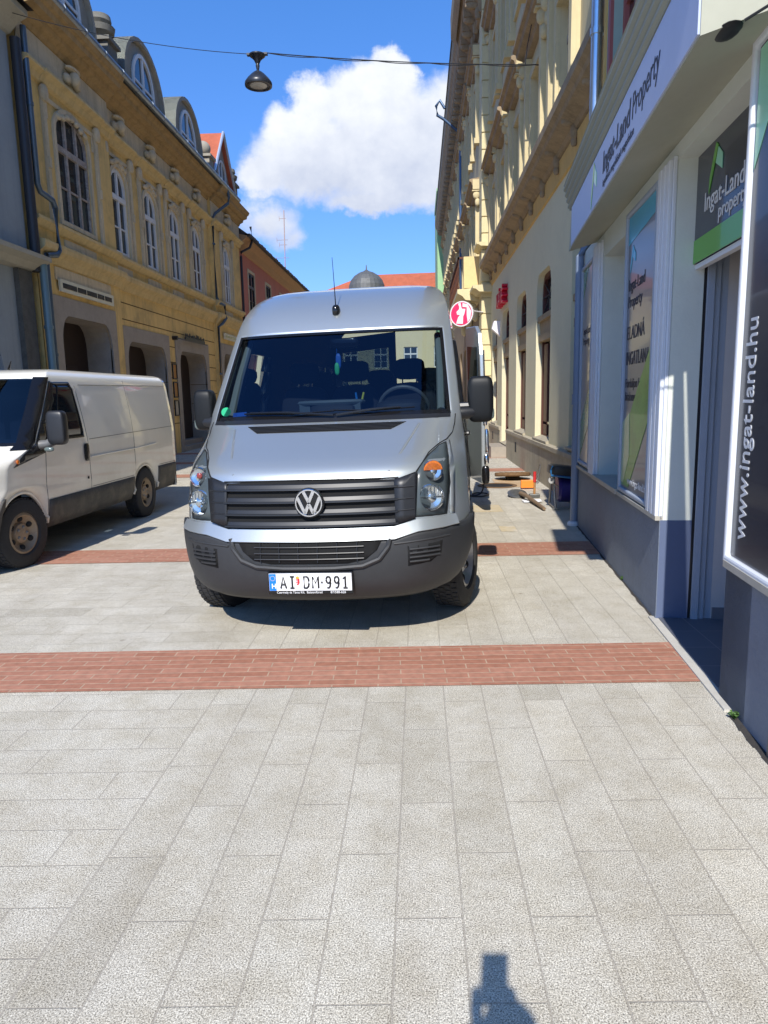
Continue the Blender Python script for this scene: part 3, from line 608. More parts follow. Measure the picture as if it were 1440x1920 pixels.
lg = MB(MR); moulding(lg, 7.35, 21.9, [(0, 5.02), (.07, 5.04), (.1, 5.1), (.27, 5.17), (.29, 5.22), (.35, 5.26), (.35, 5.38), (0, 5.55)]); lg.build('ledge', brown_st, cb)
k = 0; s = 9.0
while s < 21.8:
    b = MB(MR); b.sell((s, .13, 5.15), (.08, .13, .07), .8, 10, 6); b.sell((s, .07, 5.02), (.07, .06, .12), .9, 10, 6); b.sell((s, .08, 4.88), (.045, .045, .06), .9, 8, 5); b.build('bracket', brown_st, cb, smooth=True); s += 1.23
def upper(M, s0, s1, nears, pitch, parent, zs=((5.9, 7.3, 7.75), (9.6, 11.1, 11.5)), top=14.2, glass=True, cons=True):
    hs = []
    for n in nears:
        for z0, z1, zh in zs: c = n + pitch / 2 - .12; hs.append((rect(c - .5, c + .5, z0, z1), .22))
    wall('upper_wall', M, [(s0, 5.0), (s0, top), (s1, top), (s1, 5.0)], hs, cream2, parent)
    for n in nears:
        c = n + pitch / 2 - .12
        for z0, z1, zh in zs:
            win(M, (c - .5, c + .5, z0, z1, 0), 0, parent, old_wood, pane, 2, deep=.14)
            mb = MB(M); ring(mb, rect(c - .66, c + .66, z0 - .12, z1 + .15), .14, 0, .06)
            for sg in (-1, 1): mb.box((c + sg * .85 - .09, 0, z0 - .3), (c + sg * .85 + .09, .12, zh)); mb.box((c + sg * .85 - .12, 0, z0 - .45), (c + sg * .85 + .12, .16, z0 - .3))
            mb.build('window_surround', cream2, parent)
            mb = MB(M); a, b = n, n + pitch - .22
            moulding(mb, a, b, [(0, zh), (.1, zh + .02), (.13, zh + .1), (.24, zh + .14), (.26, zh + .22), (.32, zh + .25), (.32, zh + .31), (0, zh + .36)])
            h = mb.build('window_hood', brown_st, parent)
            MB(M).box((a - .006, .0, zh + .02), (a + .02, .22, zh + .3)).build('lit_hood_end', cream2, h)  # paler cap on the near end; its sunlight is put into the colour
            for s_ in ((a + .1), (b - .1)):
                mb = MB(M); mb.sell((s_, .1, zh - .12), (.075, .11, .13), .8, 10, 6); mb.sell((s_, .07, zh - .34), (.07, .08, .12), .9, 10, 6); mb.box((s_ - .09, 0, zh - .03), (s_ + .09, .24, zh + .0)); mb.build('console', cream2, h, smooth=True)
upper(MR, 7.35, 21.9, [10.2, 12.64, 15.06, 17.52, 19.7 - .1], 2.44, cb)
MB(MR).box((7.35, -8, 0), (7.351, -.0, 14)).build('end_wall', cream2, cb)
mb = MB(MR); moulding(mb, 7.35, 21.9, [(0, 13.2), (.2, 13.3), (.3, 13.5), (.8, 13.6), (.9, 13.8), (.9, 13.95), (0, 14.2)]); mb.build('cornice', brown_st, cb)
MB().add([(1.3, 7.35, 13.96), (1.3, 52, 13.96), (8, 52, 17), (8, 7.35, 17)], [(0, 1, 2, 3)]).build('roof', mat('dark_roof', (0, 0, 0)), cb)
# farther right building
M2 = FR((1.95, 0, 0), (0, 1, 0), (0, 0, 1), (-1, 0, 0))
fb = thing('quoined_building', (1.95, 36, 0), 'tall sooty corniced building with quoined corner and iron balcony beyond the cream one', 'building')
qm = mat('quoin_stone', s2l(216, 202, 158), .9, var=.1, vs=3, bump=.15, bs=20, streak=.2)
mb = MB(M2)
for k in range(29):
    z = .75 + k * .46
    if z > 13: break
    mb.box((21.9, -.6, z), (22.75, .04, z + .43)); mb.box((21.93, -.6, z + .43), (22.7, .015, z + .46))
mb.build('quoin', qm, fb, bevel=.012)
MB(M2).box((21.86, -.6, 0), (22.8, .09, .75)).build('plinth', plinth_st, fb)
for z, pj, h in ((4.55, .32, .2), (5.85, .2, .12)):
    mb = MB(M2); moulding(mb, 21.8 - pj * .5, 23.0, [(-.3, z), (pj * .4, z + .02), (pj * .7, z + h * .5), (pj, z + h * .6), (pj, z + h), (-.3, z + h + .02)]); mb.build('capital', qm, fb)
wall('wall', M2, [(22.6, 0), (22.6, 5.0), (52, 5.0), (52, 0)], [(squarch(a, a + 1.5, .1, 3.4, .3), .35) for a in (23.6, 26.4, 29.2, 32, 34.8, 37.6, 40.4, 43.2)], brown_st, fb)
MB(M2).box((23.5, -.4, 0), (45, -.37, 3.6)).build('shop_glazing', pane, fb)
upper(M2, 22.7, 52, [22.95 + 2.6 * k for k in range(11)], 2.6, fb, top=12.7)
co = MB(M2)
moulding(co, 22.0, 52, [(0, 12.2), (.12, 12.25), (.15, 12.5), (.5, 12.85), (.55, 13.0), (.62, 13.1), (.66, 13.4), (0, 13.6)])
moulding(co, 21.8, 25.4, [(.6, 12.9), (.68, 13.0), (.75, 13.1), (.76, 13.7), (.6, 13.75)]); co.build('cornice', brown_st, fb)
for k in range(36): s = 22.2 + k * .82; b = MB(M2); b.box((s - .11, .05, 12.55), (s + .11, .48, 12.86)); b.sell((s, .3, 12.5), (.1, .2, .12), .8, 8, 5); b.sell((s, .12, 12.3), (.09, .1, .2), .8, 8, 5); b.build('modillion', brown_st, fb, smooth=True)
MB(M2).box((51.9, -7, 0), (52, -.0, 13.4)).build('end_wall', cream2, fb)
# balcony
bl = MB(M2); moulding(bl, 22.9, 29.5, [(0, 4.45), (.45, 4.5), (.55, 4.62), (.7, 4.7), (.7, 4.82), (0, 4.86)]); bo = bl.build('balcony', qm, fb)
MB(M2).box((22.95, 0, 4.86), (23.2, .5, 5.8)).build('parapet_pier', mat('warm_parapet', s2l(224, 196, 140), .9, var=.12, vs=3), bo)
mb = MB(M2); mb.box((23.2, .62, 5.78), (29.4, .67, 5.84)); mb.box((23.2, .62, 4.9), (29.4, .66, 4.94)); s = 23.25; random.seed(2)
while s < 29.4: mb.tube([(s, .645, 4.92), (s + .05, .645, 5.3), (s - .05, .645, 5.5), (s, .645, 5.8)], .014, 4); mb.sell((s + .06, .645, 5.36), (.045, .02, .08), 1, 6, 4); s += .13
mb.box((23.2, .5, 5.78), (23.24, .67, 5.84)); mb.build('railing', mat('rusty_iron', (.12, .045, .025), .8, var=.4, vs=12), bo)
for s in (23.2, 25.9, 28.8): b = MB(M2); b.sell((s, .34, 4.32), (.11, .26, .13), .8, 12, 8); b.sell((s, .12, 4.08), (.1, .12, .22), .8, 12, 8); b.lathe([(0, -.12), (.11, -.12), (.11, .12), (0, .12)], (s, .52, 4.3), (Vector((0, 1, 0)), Vector((0, 0, 1)), Vector((1, 0, 0))), 12); b.build('corbel', qm, bo, smooth=True)
pipe('downpipe', [(30.8, .75, 13.0), (30.8, .95, 13.3), (30.8, 1.1, 13.1), (30.8, 1.05, 12.75), (30.8, .8, 12.6), (30.8, .2, 12.1), (30.8, .12, 11.8), (30.8, .12, 5.0)], .06, mat('blue_pipe', s2l(70, 92, 120), .4, .4), fb, M2)

# ------------------------------------------------------------------ right: the shop house
P0 = Vector((1.642, 4.79, 0)); DV = Vector((.0692, .9976, 0)); NV = Vector((-.9976, .0692, 0)); UP = Vector((0, 0, 1))
MS = FR(P0, DV, UP, NV)
def SP(s, d, z): return P0 + DV * s + NV * d + UP * z
sh = thing('shop_house', (1.9, 5, 0), 'blue grey painted shop house with a projecting sign canopy, at the right edge', 'building')
pale = mat('pale_shop_render', s2l(212, 216, 206), .85, var=.05, vs=2, bump=.15, bs=50); navy = mat('blue_grey_plinth_paint', s2l(112, 122, 138), .75, var=.07, vs=3, bump=.5, bs=30, stain=((.1, .11, .14), 5, .25))
trimw = mat('white_fluted_trim', s2l(214, 218, 224), .6, var=.04, vs=4); bluefr = mat('blue_grey_frame', s2l(158, 168, 182), .5, var=.05, vs=4)
wall('wall', MS, [(-6, .7), (-6, 3.13), (3.68, 3.13), (3.68, .7), (-.002, .7), (-.002, 3.0), (-1.27, 3.0), (-1.27, .7)], [(rect(1.34, 2.42, .72, 2.86), .32)], pale, sh)
wall('plinth', MS, [(-1.27, 0), (-6, 0), (-6, .7), (-1.27, .7)], [], navy, sh, d=.02)
mb = MB(MS); mb.box((.0, -.2, 0), (3.68, .02, .7)); mb.box((-1.6, -.2, 0), (-1.27, .02, .7)); mb.build('plinth', navy, sh)
mb = MB(MS); mb.box((-1.3, .0, .7), (-6, .05, .735)); mb.box((.0, .0, .7), (3.6, .05, .73)); mb.build('sill', mat('sill_stone', s2l(176, 172, 160), .7, var=.15), sh)
# entrance recess
mb = MB(MS); mb.box((.0, -.19, .7), (.25, -.0005, 3.13)); mb.build('jamb', pale, sh); 
MB(MS).box((-.0015, -.19, 0), (.25, .015, .702)).build('jamb_plinth', mat('dark_blue_paint', s2l(88, 100, 128), .75, var=.06), sh)
MB(MS).box((-.004, -.208, 0), (.02, -.19, 2.9)).build('door_gap', dark_in, sh)
mb = MB(MS)
for a, b, h in ((-.25, -.208, .03), (-.29, -.252, .015), (-.34, -.292, .0)): mb.box((-.0 - h, a, .0), (.1, b, 2.95))
mb.build('shutter_track', bluefr, sh)
MB(MS).box((-1.28, -.5, 3.0), (-.0, -.001, 3.03)).build('lintel', pale, sh)
inn = mat('inner_wall', s2l(196, 192, 190), .85, var=.05, vs=2)
mb = MB(MS); mb.box((.001, -2.6, 0), (.1, -.34, 3.0)); mb.box((-1.4, -2.7, 0), (.1, -2.6, 3.0)); mb.box((-1.42, -2.6, 0), (-1.275, -.12, 3.0)); mb.box((-1.42, -2.7, 3.0), (.1, -.12, 3.05)); mb.build('inner_wall', inn, sh)
MB(MS).box((-.012, -2.6, .0), (.001, -.35, .095)).build('skirting_tile', mat('skirting', s2l(120, 116, 120), .5, var=.1), sh)
def tile_mat():
    m = mat('dark_floor_tile', s2l(96, 100, 112), .45, var=.05, vs=3); t = m.node_tree; b = t.nodes['Principled BSDF']; g = t.nodes.new('ShaderNodeNewGeometry')
    k = t.nodes.new('ShaderNodeTexBrick'); k.inputs['Scale'].default_value = 1; k.inputs['Brick Width'].default_value = .6; k.inputs['Row Height'].default_value = .3; k.inputs['Mortar Size'].default_value = .003; k.offset = 0
    k.inputs['Color1'].default_value = (*s2l(92, 96, 106), 1); k.inputs['Color2'].default_value = (*s2l(98, 101, 112), 1); k.inputs['Mortar'].default_value = (*s2l(130, 130, 134), 1)
    t.links.new(g.outputs['Position'], k.inputs[0]); t.links.new(k.outputs['Color'], b.inputs['Base Color']); return m
MB(MS).box((-1.28, -2.6, .0), (.0, .0, .018)).build('entrance_floor', tile_mat(), sh)
MB(MS).box((-1.45, -.01, .0), (.05, .055, .012)).build('threshold', mat('threshold_cement', s2l(190, 186, 176), .9, var=.15), sh)
# window in the recess, pilaster strips
f = MB(MS); ring(f, rect(1.34, 2.42, .74, 2.86), .1, -.32, -.22); f.box((1.84, -.31, .84), (1.92, -.24, 2.76)); fo = f.build('window', bluefr, sh)
MB(MS).box((1.36, -.33, .76), (2.4, -.3, 2.84)).build('pane', pane, fo)
MB(MS).box((1.3, -.3, .70), (2.45, .06, .742)).build('window_sill', mat('sill_stone', (0, 0, 0)), sh)
for a, b in ((0.0, .29), (2.46, 2.78)):
    mb = MB(MS); w = (b - a) / 3
    mb.box((a, 0, .70), (b, .025, 3.02))
    for k in range(3): mb.box((a + k * w + .012, .025, .72), (a + (k + 1) * w - .012, .05, 3.0))
    mb.build('fluted_pilaster', trimw, sh, bevel=.006)
pipe('downpipe', [(3.62, -.1, 3.24), (3.62, .0, 3.2), (3.62, .055, 3.08), (3.62, .055, .02)], .045, mat('pipe_blue_grey', s2l(122, 136, 158), .5), sh, MS, [(3.62, .055, 1.52), (3.62, .055, 1.46)])
MB(MS).lathe([(.0, 0), (.075, 0), (.075, .03), (.055, .05), (0, .06)], (3.62, .06, 0), 'z', 12).build('pipe_foot', trimw, sh)
# canopy, cornice
CD = (DV - NV * .0187).normalized(); CN = Vector((-CD.y, CD.x, 0)); MC = FR(P0 + NV * .333, CD, UP, CN)
mb = MB(MC); mb.add([(-1.6, -.5, 3.14), (-1.6, 0, 3.0), (2.86, 0, 3.0), (2.86, -.5, 3.14), (-1.6, 0, 3.38), (2.7, 0, 3.38), (-1.6, -.6, 3.5), (2.7, -.6, 3.5)], [(0, 1, 2, 3), (1, 4, 5, 2), (4, 6, 7, 5), (2, 5, 7, 3), (0, 1, 4, 6)])
mb.build('canopy', mat('canopy_render', s2l(176, 176, 160), .85, var=.06, vs=2), sh)
mb = MB(MC); prof = [(-.3, 3.38), (.012, 3.38)]
for k in range(4): z = 3.39 + k * .055; d = .012 + k * .015; prof += [(d, z), (d + .018, z + .015), (d + .018, z + .035), (d, z + .045)]
prof += [(.075, 3.615), (-.3, 3.64)]; moulding(mb, -1.62, 2.78, prof); mb.build('cornice', mat('grooved_cornice_paint', s2l(150, 154, 142), .7, var=.06, vs=3), sh)
up = mat('grey_green_upper', s2l(150, 170, 158), .9, var=.08, vs=1.5, streak=.3)
MB(MS).box((2.4, -1.5, 3.3), (3.66, -.05, 3.45)).build('flat_roof', mat('dark_roof', (0, 0, 0)), sh)
wall('upper_wall', MS, [(-6, 3.3), (-6, 8.4), (2.68, 8.4), (2.68, 3.3)], [(rect(a, a + 1.1, 4.4, 6.2), .15) for a in (1.2, -1.6, -4.4)], up, sh)
for a in (1.2, -1.6, -4.4):
    win(MS, (a, a + 1.1, 4.4, 6.2, 0), 0, sh, mat('red_frame', s2l(150, 84, 78), .6), pane, 2); mb = MB(MS); ring(mb, rect(a - .1, a + 1.2, 4.3, 6.3), .1, 0, .03); mb.build('window_surround', mat('red_frame', (0, 0, 0)), sh)
MB(MS).box((2.6, 0, 3.2), (2.68, .02, 8.4)).build('corner_strip', ochre_band, sh)
for a, b, z in ((3.6, 3.68, 3.3), (2.6, 2.67, 8.4), (-6, -5.9, 8.4)): MB(MS).box((a, -8 if z > 4 else -.5, 0 if a != 2.6 else 3.3), (b, -.004, z)).build('side_wall', up, sh)
mb = MB(MS); moulding(mb, -6, 2.68, [(0, 8.0), (.3, 8.2), (.35, 8.4), (-8, 10.5), (-8, 8)]); mb.build('roof', mat('dark_roof', (0, 0, 0)), sh)
pipe('downpipe', [(2.76, .07, 8.3), (2.76, .07, 3.3)], .055, gal, sh, MS, [(2.76, .07, 4.05 + k * .95) for k in range(5)])
MB(MS).box((-6, .02, 0), (-1.9, .035, .66)).build('dark_tile_facing', mat('dark_wall_tile', s2l(62, 66, 74), .35, var=.1), sh)
# canopy light plate under the soffit
sc = thing('soffit_bracket', tuple(SP(-1.55, .2, 3.05)), 'small black oval plate with a rod fixed under the canopy near the top right corner', 'bracket')
mb = MB(MS); mb.sell((-1.55, .24, 3.03), (.09, .05, .012), .9, 14, 6); mb.tube([(-1.62, .2, 3.035), (-1.72, .03, 3.1)], .006, 6); mb.build('plate', dark_metal, sc, smooth=True)

# ------------------------------------------------------------------ signs of the shop
XR = -DV
fas = mat('fascia_lilac', s2l(182, 192, 220), .45, var=.05, vs=1.5); ink = mat('sign_ink', (.02, .022, .04), .5); greend = mat('sign_green', s2l(96, 170, 50), .35, coat=.3); greenl = mat('sign_mint', s2l(150, 214, 180), .35, coat=.3); cyan = mat('sign_cyan', s2l(60, 170, 200), .35, coat=.3)
lett = mat('sign_letter_white', s2l(220, 222, 224), .4); anth = mat('sign_anthracite', s2l(40, 46, 62), .25, coat=.25)
def chevron(mb, M_fn, c, z, h, mi0, mi1):
    """house-roof logo: tall dark green left leg and short mint right leg; M_fn(x,h,z)"""
    mb.prism([(c, z + h), (c - .36 * h, z + .3 * h), (c - .36 * h, z), (c - .02 * h, z + .62 * h), (c + .14 * h, z + .9 * h)], lambda a, b, k: M_fn(a, k, b), .001, .004, mi0)
    mb.prism([(c + .17 * h, z + .86 * h), (c + .46 * h, z + .64 * h), (c + .46 * h, z + .32 * h), (c + .02 * h, z + .56 * h)], lambda a, b, k: M_fn(a, k, b), .001, .004, mi1)
CX = -CD
fs = thing('fascia_sign', tuple(SP(.3, .34, 3.2)), 'long lilac fascia sign lettered Ingat-Land Property along the canopy front', 'shop sign')
MB(MC).box((-1.59, .0, 3.01), (2.62, .009, 3.37)).build('panel', fas, fs)
def CP(s, d, z): return (P0 + NV * .333) + CD * s + CN * d + UP * z
text('lettering', 'Ingat-Land', .205, CP(.76, .011, 3.145), CX, UP, ink, fs, .001, shear=.12, bold=.003, fit=.98)
text('lettering', 'Property', .205, CP(-.27, .011, 3.145), CX, UP, ink, fs, .001, shear=.12, bold=-.001, fit=.66)
text('small_lettering', 'ingatlanos megoldások magasfokon', .075, CP(.74, .011, 3.05), CX, UP, ink, fs, .0006, shear=.12, fit=1.08)
mb = MB(); chevron(mb, lambda a, k, b: CP(-a, .009 + k, b), -1.18, 3.03, .32, 0, 1); mb.build('logo', [greend, greenl], fs)
ds = thing('door_sign', tuple(SP(-.6, -.12, 2.7)), 'anthracite panel over the shop entrance with a green chevron and a green lower band', 'shop sign')
MB(MS).box((-1.27, -.16, 2.36), (-.002, -.12, 3.0)).build('panel', anth, ds)
MB(MS).box((-1.27, -.12, 2.36), (-.002, -.116, 2.50)).build('green_band', greend, ds)
mb = MB(MS); mb.box((-1.27, -.17, 2.325), (-.002, -.13, 2.355)); mb.build('shutter_edge', mat('white_edge', (.7, .7, .7), .5), ds)
mb = MB(); chevron(mb, lambda a, k, b: SP(-a, -.119 + k, b), .34, 2.72, .26, 0, 1); mb.build('logo', [greend, greenl], ds)
text('lettering', 'Ingat-Land', .155, SP(-.17, -.117, 2.635), XR, UP, lett, ds, .0015, sx=1.0)
text('lettering', 'property', .12, SP(-.43, -.117, 2.54), XR, UP, lett, ds, .0015, sx=1.0)
def poster(s0, s1, z0, z1, lab, base):
    r = thing('window_poster', tuple(SP((s0 + s1) / 2, .03, z0)), lab, 'poster')
    mb = MB(MS); ring(mb, rect(s0, s1, z0, z1), .038, .0, .045); mb.build('frame', bluefr if s0 > -1 else trimw, r, bevel=.012)
    MB(MS).box((s0 + .04, .0, z0 + .04), (s1 - .04, .02, z1 - .04)).build('sheet', base, r)
    return r
gsheet = mat('poster_grey', s2l(112, 112, 116), .3, var=.08, vs=1.0, coat=.25); bsheet = mat('poster_sand', s2l(172, 160, 140), .3, var=.3, vs=1.6, coat=.25)
gphoto = mat('poster_leaf_green', s2l(70, 150, 48), .3, var=.4, vs=7, coat=.2); gpale = mat('poster_pale_green', s2l(170, 190, 140), .3, var=.2, vs=7, coat=.2)
p2 = poster(.31, 1.28, .74, 2.97, 'tall grey framed poster with black lettering and a green diagonal beside the sunlit fluted strip', gsheet)
def SQ(mb, pts, mi=0, d=.021): return mb.prism([(a, b) for a, b in pts], lambda a, b, k: SP(a, d + k, b), 0, .002, mi)
mb = MB(); SQ(mb, [(1.24, 2.72), (1.24, 2.93), (.35, 2.93), (.35, 2.80)]); mb.build('cyan_band', cyan, p2)
mb = MB(); SQ(mb, [(.35, 1.95), (.35, 1.42), (.98, .8), (1.22, .8), (1.22, 1.2)]); mb.build('green_diagonal', gphoto, p2)
mb = MB(); SQ(mb, [(1.235, .82), (1.235, 1.32), (1.0, 1.40), (.97, 1.05), (1.15, .82)], d=.0235); mb.build('pale_green_field', gpale, p2)
mb = MB(); chevron(mb, lambda a, k, b: SP(-a, .02 + k, b), -1.08, 2.5, .2, 0, 0); mb.build('logo', cyan, p2)
text('lettering', 'Ingat-Land\nProperty', .13, SP(1.2, .022, 2.36), XR, UP, ink, p2, .0008)
text('lettering', 'ELADNÁ', .15, SP(1.2, .022, 1.98), XR, UP, ink, p2, .0008)
text('lettering', 'INGATLANA ?', .15, SP(1.2, .022, 1.78), XR, UP, ink, p2, .0008, sx=.88)
text('lettering', 'Forduljon hozzánk\nbizalommal!', .105, SP(1.2, .022, 1.60), XR, UP, ink, p2, .0008)
text('lettering', 'www.ingat-land.hu', .085, SP(1.0, .026, .83), XR, UP, lett, p2, .0008)
p1 = poster(2.82, 3.56, .76, 2.94, 'sun bleached sand coloured poster nearest the blue downpipe', bsheet)
mb = MB(); SQ(mb, [(3.5, 2.6), (3.5, 2.9), (3.2, 2.9)]); mb.build('green_corner', mat('faded_green', s2l(120, 150, 100), .2, var=.3, vs=5), p1); mb = MB(); SQ(mb, [(2.87, 1.7), (2.87, 1.3), (3.5, .85), (3.5, 1.25)]); mb.build('green_field', mat('faded_green', s2l(120, 150, 100), .2, var=.3, vs=5), p1)
text('lettering', 'Ingat-Land\nProperty', .11, SP(3.45, .022, 2.2), XR, UP, ink, p1, .0008)
p3 = poster(-2.35, -1.27, .72, 3.1, 'tall anthracite poster with the white web address written upwards at the right edge', anth)
text('lettering', 'www.ingat-land.hu', .17, SP(-1.475, .0215, .86), UP, DV, lett, p3, .001, fit=1.03, bold=.001)
mb = MB(); SQ(mb, [(-1.32, 3.05), (-1.32, 2.55), (-1.7, 3.05)]); mb.build('mint_corner', greenl, p3)

# hanging blade sign above the near end of the canopy (just above the picture)
bs_ = thing('blade_sign', (.9, 2.5, 4.0), 'blue projecting blade sign above the near end of the shop canopy', 'shop sign')
mb = MB(); mb.box((.80, 2.46, 4.0), (1.36, 2.54, 5.0)); mb.build('panel', fas, bs_, bevel=.01)
mb = MB(); mb.box((1.36, 2.48, 4.2), (1.6, 2.52, 4.24)); mb.build('arm', dark_metal, bs_); mb = MB(); mb.box((1.36, 2.48, 4.8), (1.6, 2.52, 4.84)); mb.build('arm', dark_metal, bs_)
# other hanging signs
rs = thing('round_sign', (1.29, 21.3, 3.9), 'round pink and white projecting sign with a draped figure on a white bracket', 'shop sign')
ax = (Vector((.72, -.69, 0)).normalized(), Vector((0, 0, 1)), Vector((-.42, -.9, 0)).normalized()); a0 = Vector((.905, -.425, 0)).normalized(); ax = (a0, UP, Vector((-.425, -.905, 0)).normalized())
mb = MB(); mb.lathe([(0, -.04), (.36, -.04), (.36, .04), (0, .04)], (1.29, 21.3, 3.9), ax, 32); mb.build('disc', mat('sign_rim_white', (.75, .72, .74), .4), rs)
mb = MB(); mb.lathe([(0, .041), (.325, .041), (.325, .046), (0, .046)], (1.29, 21.3, 3.9), ax, 32); mb.build('pink_field', mat('sign_pink', s2l(214, 50, 98), .4), rs)
def rp(a, b, k): return Vector((1.29, 21.3, 3.9)) + ax[0] * a + ax[1] * b + ax[2] * (.047 + k)
mb = MB(); mb.prism([(-.1, .29), (-.02, .31), (.0, .2), (.02, .14), (.13, .13), (.1, .0), (.06, -.08), (.05, -.29), (-.16, -.27), (-.1, -.1), (-.04, -.03), (-.13, -.02), (-.15, .06), (-.07, .13), (-.06, .2)], rp, 0, .006)
mb.prism([(.04, .3), (.2, .25), (.31, .05), (.28, -.15), (.2, -.25), (.17, -.05), (.17, .17), (.04, .19)], rp, 0, .006); mb.build('figure', mat('sign_rim_white', (0, 0, 0)), rs)
mb = MB(); mb.tube([(1.6, 21.5, 4.0), (1.95, 21.9, 4.0)], .02, 6); mb.build('bracket', mat('sign_rim_white', (0, 0, 0)), rs)
rl = thing('red_letter_sign', (2.1, 18, 3.8), 'short row of raised red letters on the wall above the third shop window', 'shop sign')
text('letters', 'KÁVÉ', .5, (2.13, 19.3, 3.78), (0, -1, 0), UP, mat('letter_red', s2l(214, 24, 60), .35), rl, .07, sx=1.2)
al = thing('alarm_box', (2.1, 18.3, 3.2), 'small white wedge shaped lamp box beside the red letters', 'wall lamp')
mb = MB(MR); mb.prism([(.0, 3.1), (.22, 3.3), (.16, 3.5), (.0, 3.5)], lambda a, b, k: (k, a, b), 19.5, 19.75); mb.build('box', mat('sign_rim_white', (0, 0, 0)), al)
# ------------------------------------------------------------------ vans
def pchip(xs, ys):
    xs = np.array(xs, float); ys = np.array(ys, float); h = np.diff(xs); d = np.diff(ys) / h; m = np.zeros(len(xs)); m[0] = d[0]; m[-1] = d[-1]
    for i in range(1, len(xs) - 1):
        if d[i - 1] * d[i] <= 0: m[i] = 0
        else: w1 = 2 * h[i] + h[i - 1]; w2 = h[i] + 2 * h[i - 1]; m[i] = (w1 + w2) / (w1 / d[i - 1] + w2 / d[i])
    def f(x):
        x = min(max(x, xs[0]), xs[-1]); i = min(max(int(np.searchsorted(xs, x)) - 1, 0), len(h) - 1); t = (x - xs[i]) / h[i]
        return float((1 + 2 * t) * (1 - t) ** 2 * ys[i] + t * (1 - t) ** 2 * h[i] * m[i] + t * t * (3 - 2 * t) * ys[i + 1] + t * t * (t - 1) * h[i] * m[i + 1])
    return f
class Surf:
    def __init__(s, prof, wt, at, bt, L, zm, arches, zb):
        s.F = pchip(*zip(*prof)); s.w = pchip(*zip(*wt)); s.a = pchip(*zip(*at)); s.b = pchip(*zip(*bt)); s.L = L; s.zm = zm; s.ar = arches; s.zb = zb; s.z0 = prof[0][0]
    def ye(s, z): return s.F(z) + s.a(z) + s.b(z)
    def yf(s, x, z):
        r = min(1, abs(x) / s.w(z)); return s.F(z) + s.a(z) * r * r + s.b(z) * r ** 8
    def bot(s, y):
        b = s.z0 if y < .45 else (s.zb if y > .6 else s.z0 + (s.zb - s.z0) * (y - .45) / .15)
        for yc, zc, r in s.ar:
            if abs(y - yc) < r: b = max(b, zc + math.sqrt(r * r - (y - yc) ** 2))
        return b
    def P(s, z, k, off=0.0):
        if off:
            e = 1e-3; p = s.P(z, k); du = s.P(z, k + e) - s.P(z, k - e); dz = s.P(min(z + e, 9), k) - s.P(z - e, k); n = du.cross(dz)
            if n.length < 1e-12: return p
            n.normalize(); 
            return p + n * off
        sg = -1 if k < 0 else 1; q = min(abs(k), 1.0); x = s.w(z) * q * sg; y = s.F(z) + s.a(z) * q * q + s.b(z) * q ** 8; zz = z
        if abs(k) > 1: y = y + (s.L - y) * (abs(k) - 1)
        if z < s.zm:
            b = s.bot(y); zz = b + (z - s.z0) / (s.zm - s.z0) * (s.zm - b)
        return Vector((x, y, zz))
    def front(s, x, z, off=0.0):
        return s.P(z, x / s.w(z), off) if z >= s.zm else s.P(s.unz(z, s.yf(x, z)), x / s.w(z), off)
    def unz(s, z, y): b = s.bot(y); return s.z0 + (z - b) / (s.zm - b) * (s.zm - s.z0)
    def side(s, y, z, sg=1, off=0.0):
        zz = z if z >= s.zm else s.unz(z, y); ye = s.ye(zz); return s.P(zz, sg * (1 + (y - ye) / (s.L - ye)), off)
def patch(fn, poly, off, m, name, parent, th=0.01, res=.06, smooth=True, mi=0):
    """thin panel of given outline lying on a curved surface"""
    bm = bmesh.new(); vs = [bm.verts.new((a, b, 0)) for a, b in poly]; f = bm.faces.new(vs)
    xs = [p[0] for p in poly]; zs = [p[1] for p in poly]
    for lo, hi, nn in ((min(xs), max(xs), Vector((1, 0, 0))), (min(zs), max(zs), Vector((0, 1, 0)))):
        k = lo + res
        while k < hi - 1e-4:
            bmesh.ops.bisect_plane(bm, geom=bm.verts[:] + bm.edges[:] + bm.faces[:], plane_co=nn * k, plane_no=nn); k += res
    for v in bm.verts: v.co = fn(v.co.x, v.co.y, off)
    bmesh.ops.recalc_face_normals(bm, faces=bm.faces)
    me = bpy.data.meshes.new(name); bm.to_mesh(me); bm.free(); me.materials.append(m)
    # normals must point outward for the inward solidify
    o = link(name, me, parent, True)
    c = sum((v.co for v in me.vertices), Vector()) / len(me.vertices); nrm = sum((p.normal * p.area for p in me.polygons), Vector())
    xm = sum(p[0] for p in poly) / len(poly); zm = sum(p[1] for p in poly) / len(poly)
    outv = fn(xm, zm, .05) - fn(xm, zm, 0.0)
    if nrm.dot(outv) < 0: me.flip_normals()
    if th: md = o.modifiers.new('solid', 'SOLIDIFY'); md.thickness = th; md.offset = -1
    if smooth:
        for p in me.polygons: p.use_smooth = True
    return o
def seam(fn, pts, m, parent, r=.004, name='seam', n=4):
    mb = MB(); P = []
    for i in range(len(pts) - 1):
        a, b = pts[i], pts[i + 1]
        for k in range(n): t = k / n; P.append(fn(a[0] + (b[0] - a[0]) * t, a[1] + (b[1] - a[1]) * t, .0005))
    P.append(fn(*pts[-1], .0005)); mb.tube(P, r, 5); return mb.build(name, m, parent, local=True, weld=False)
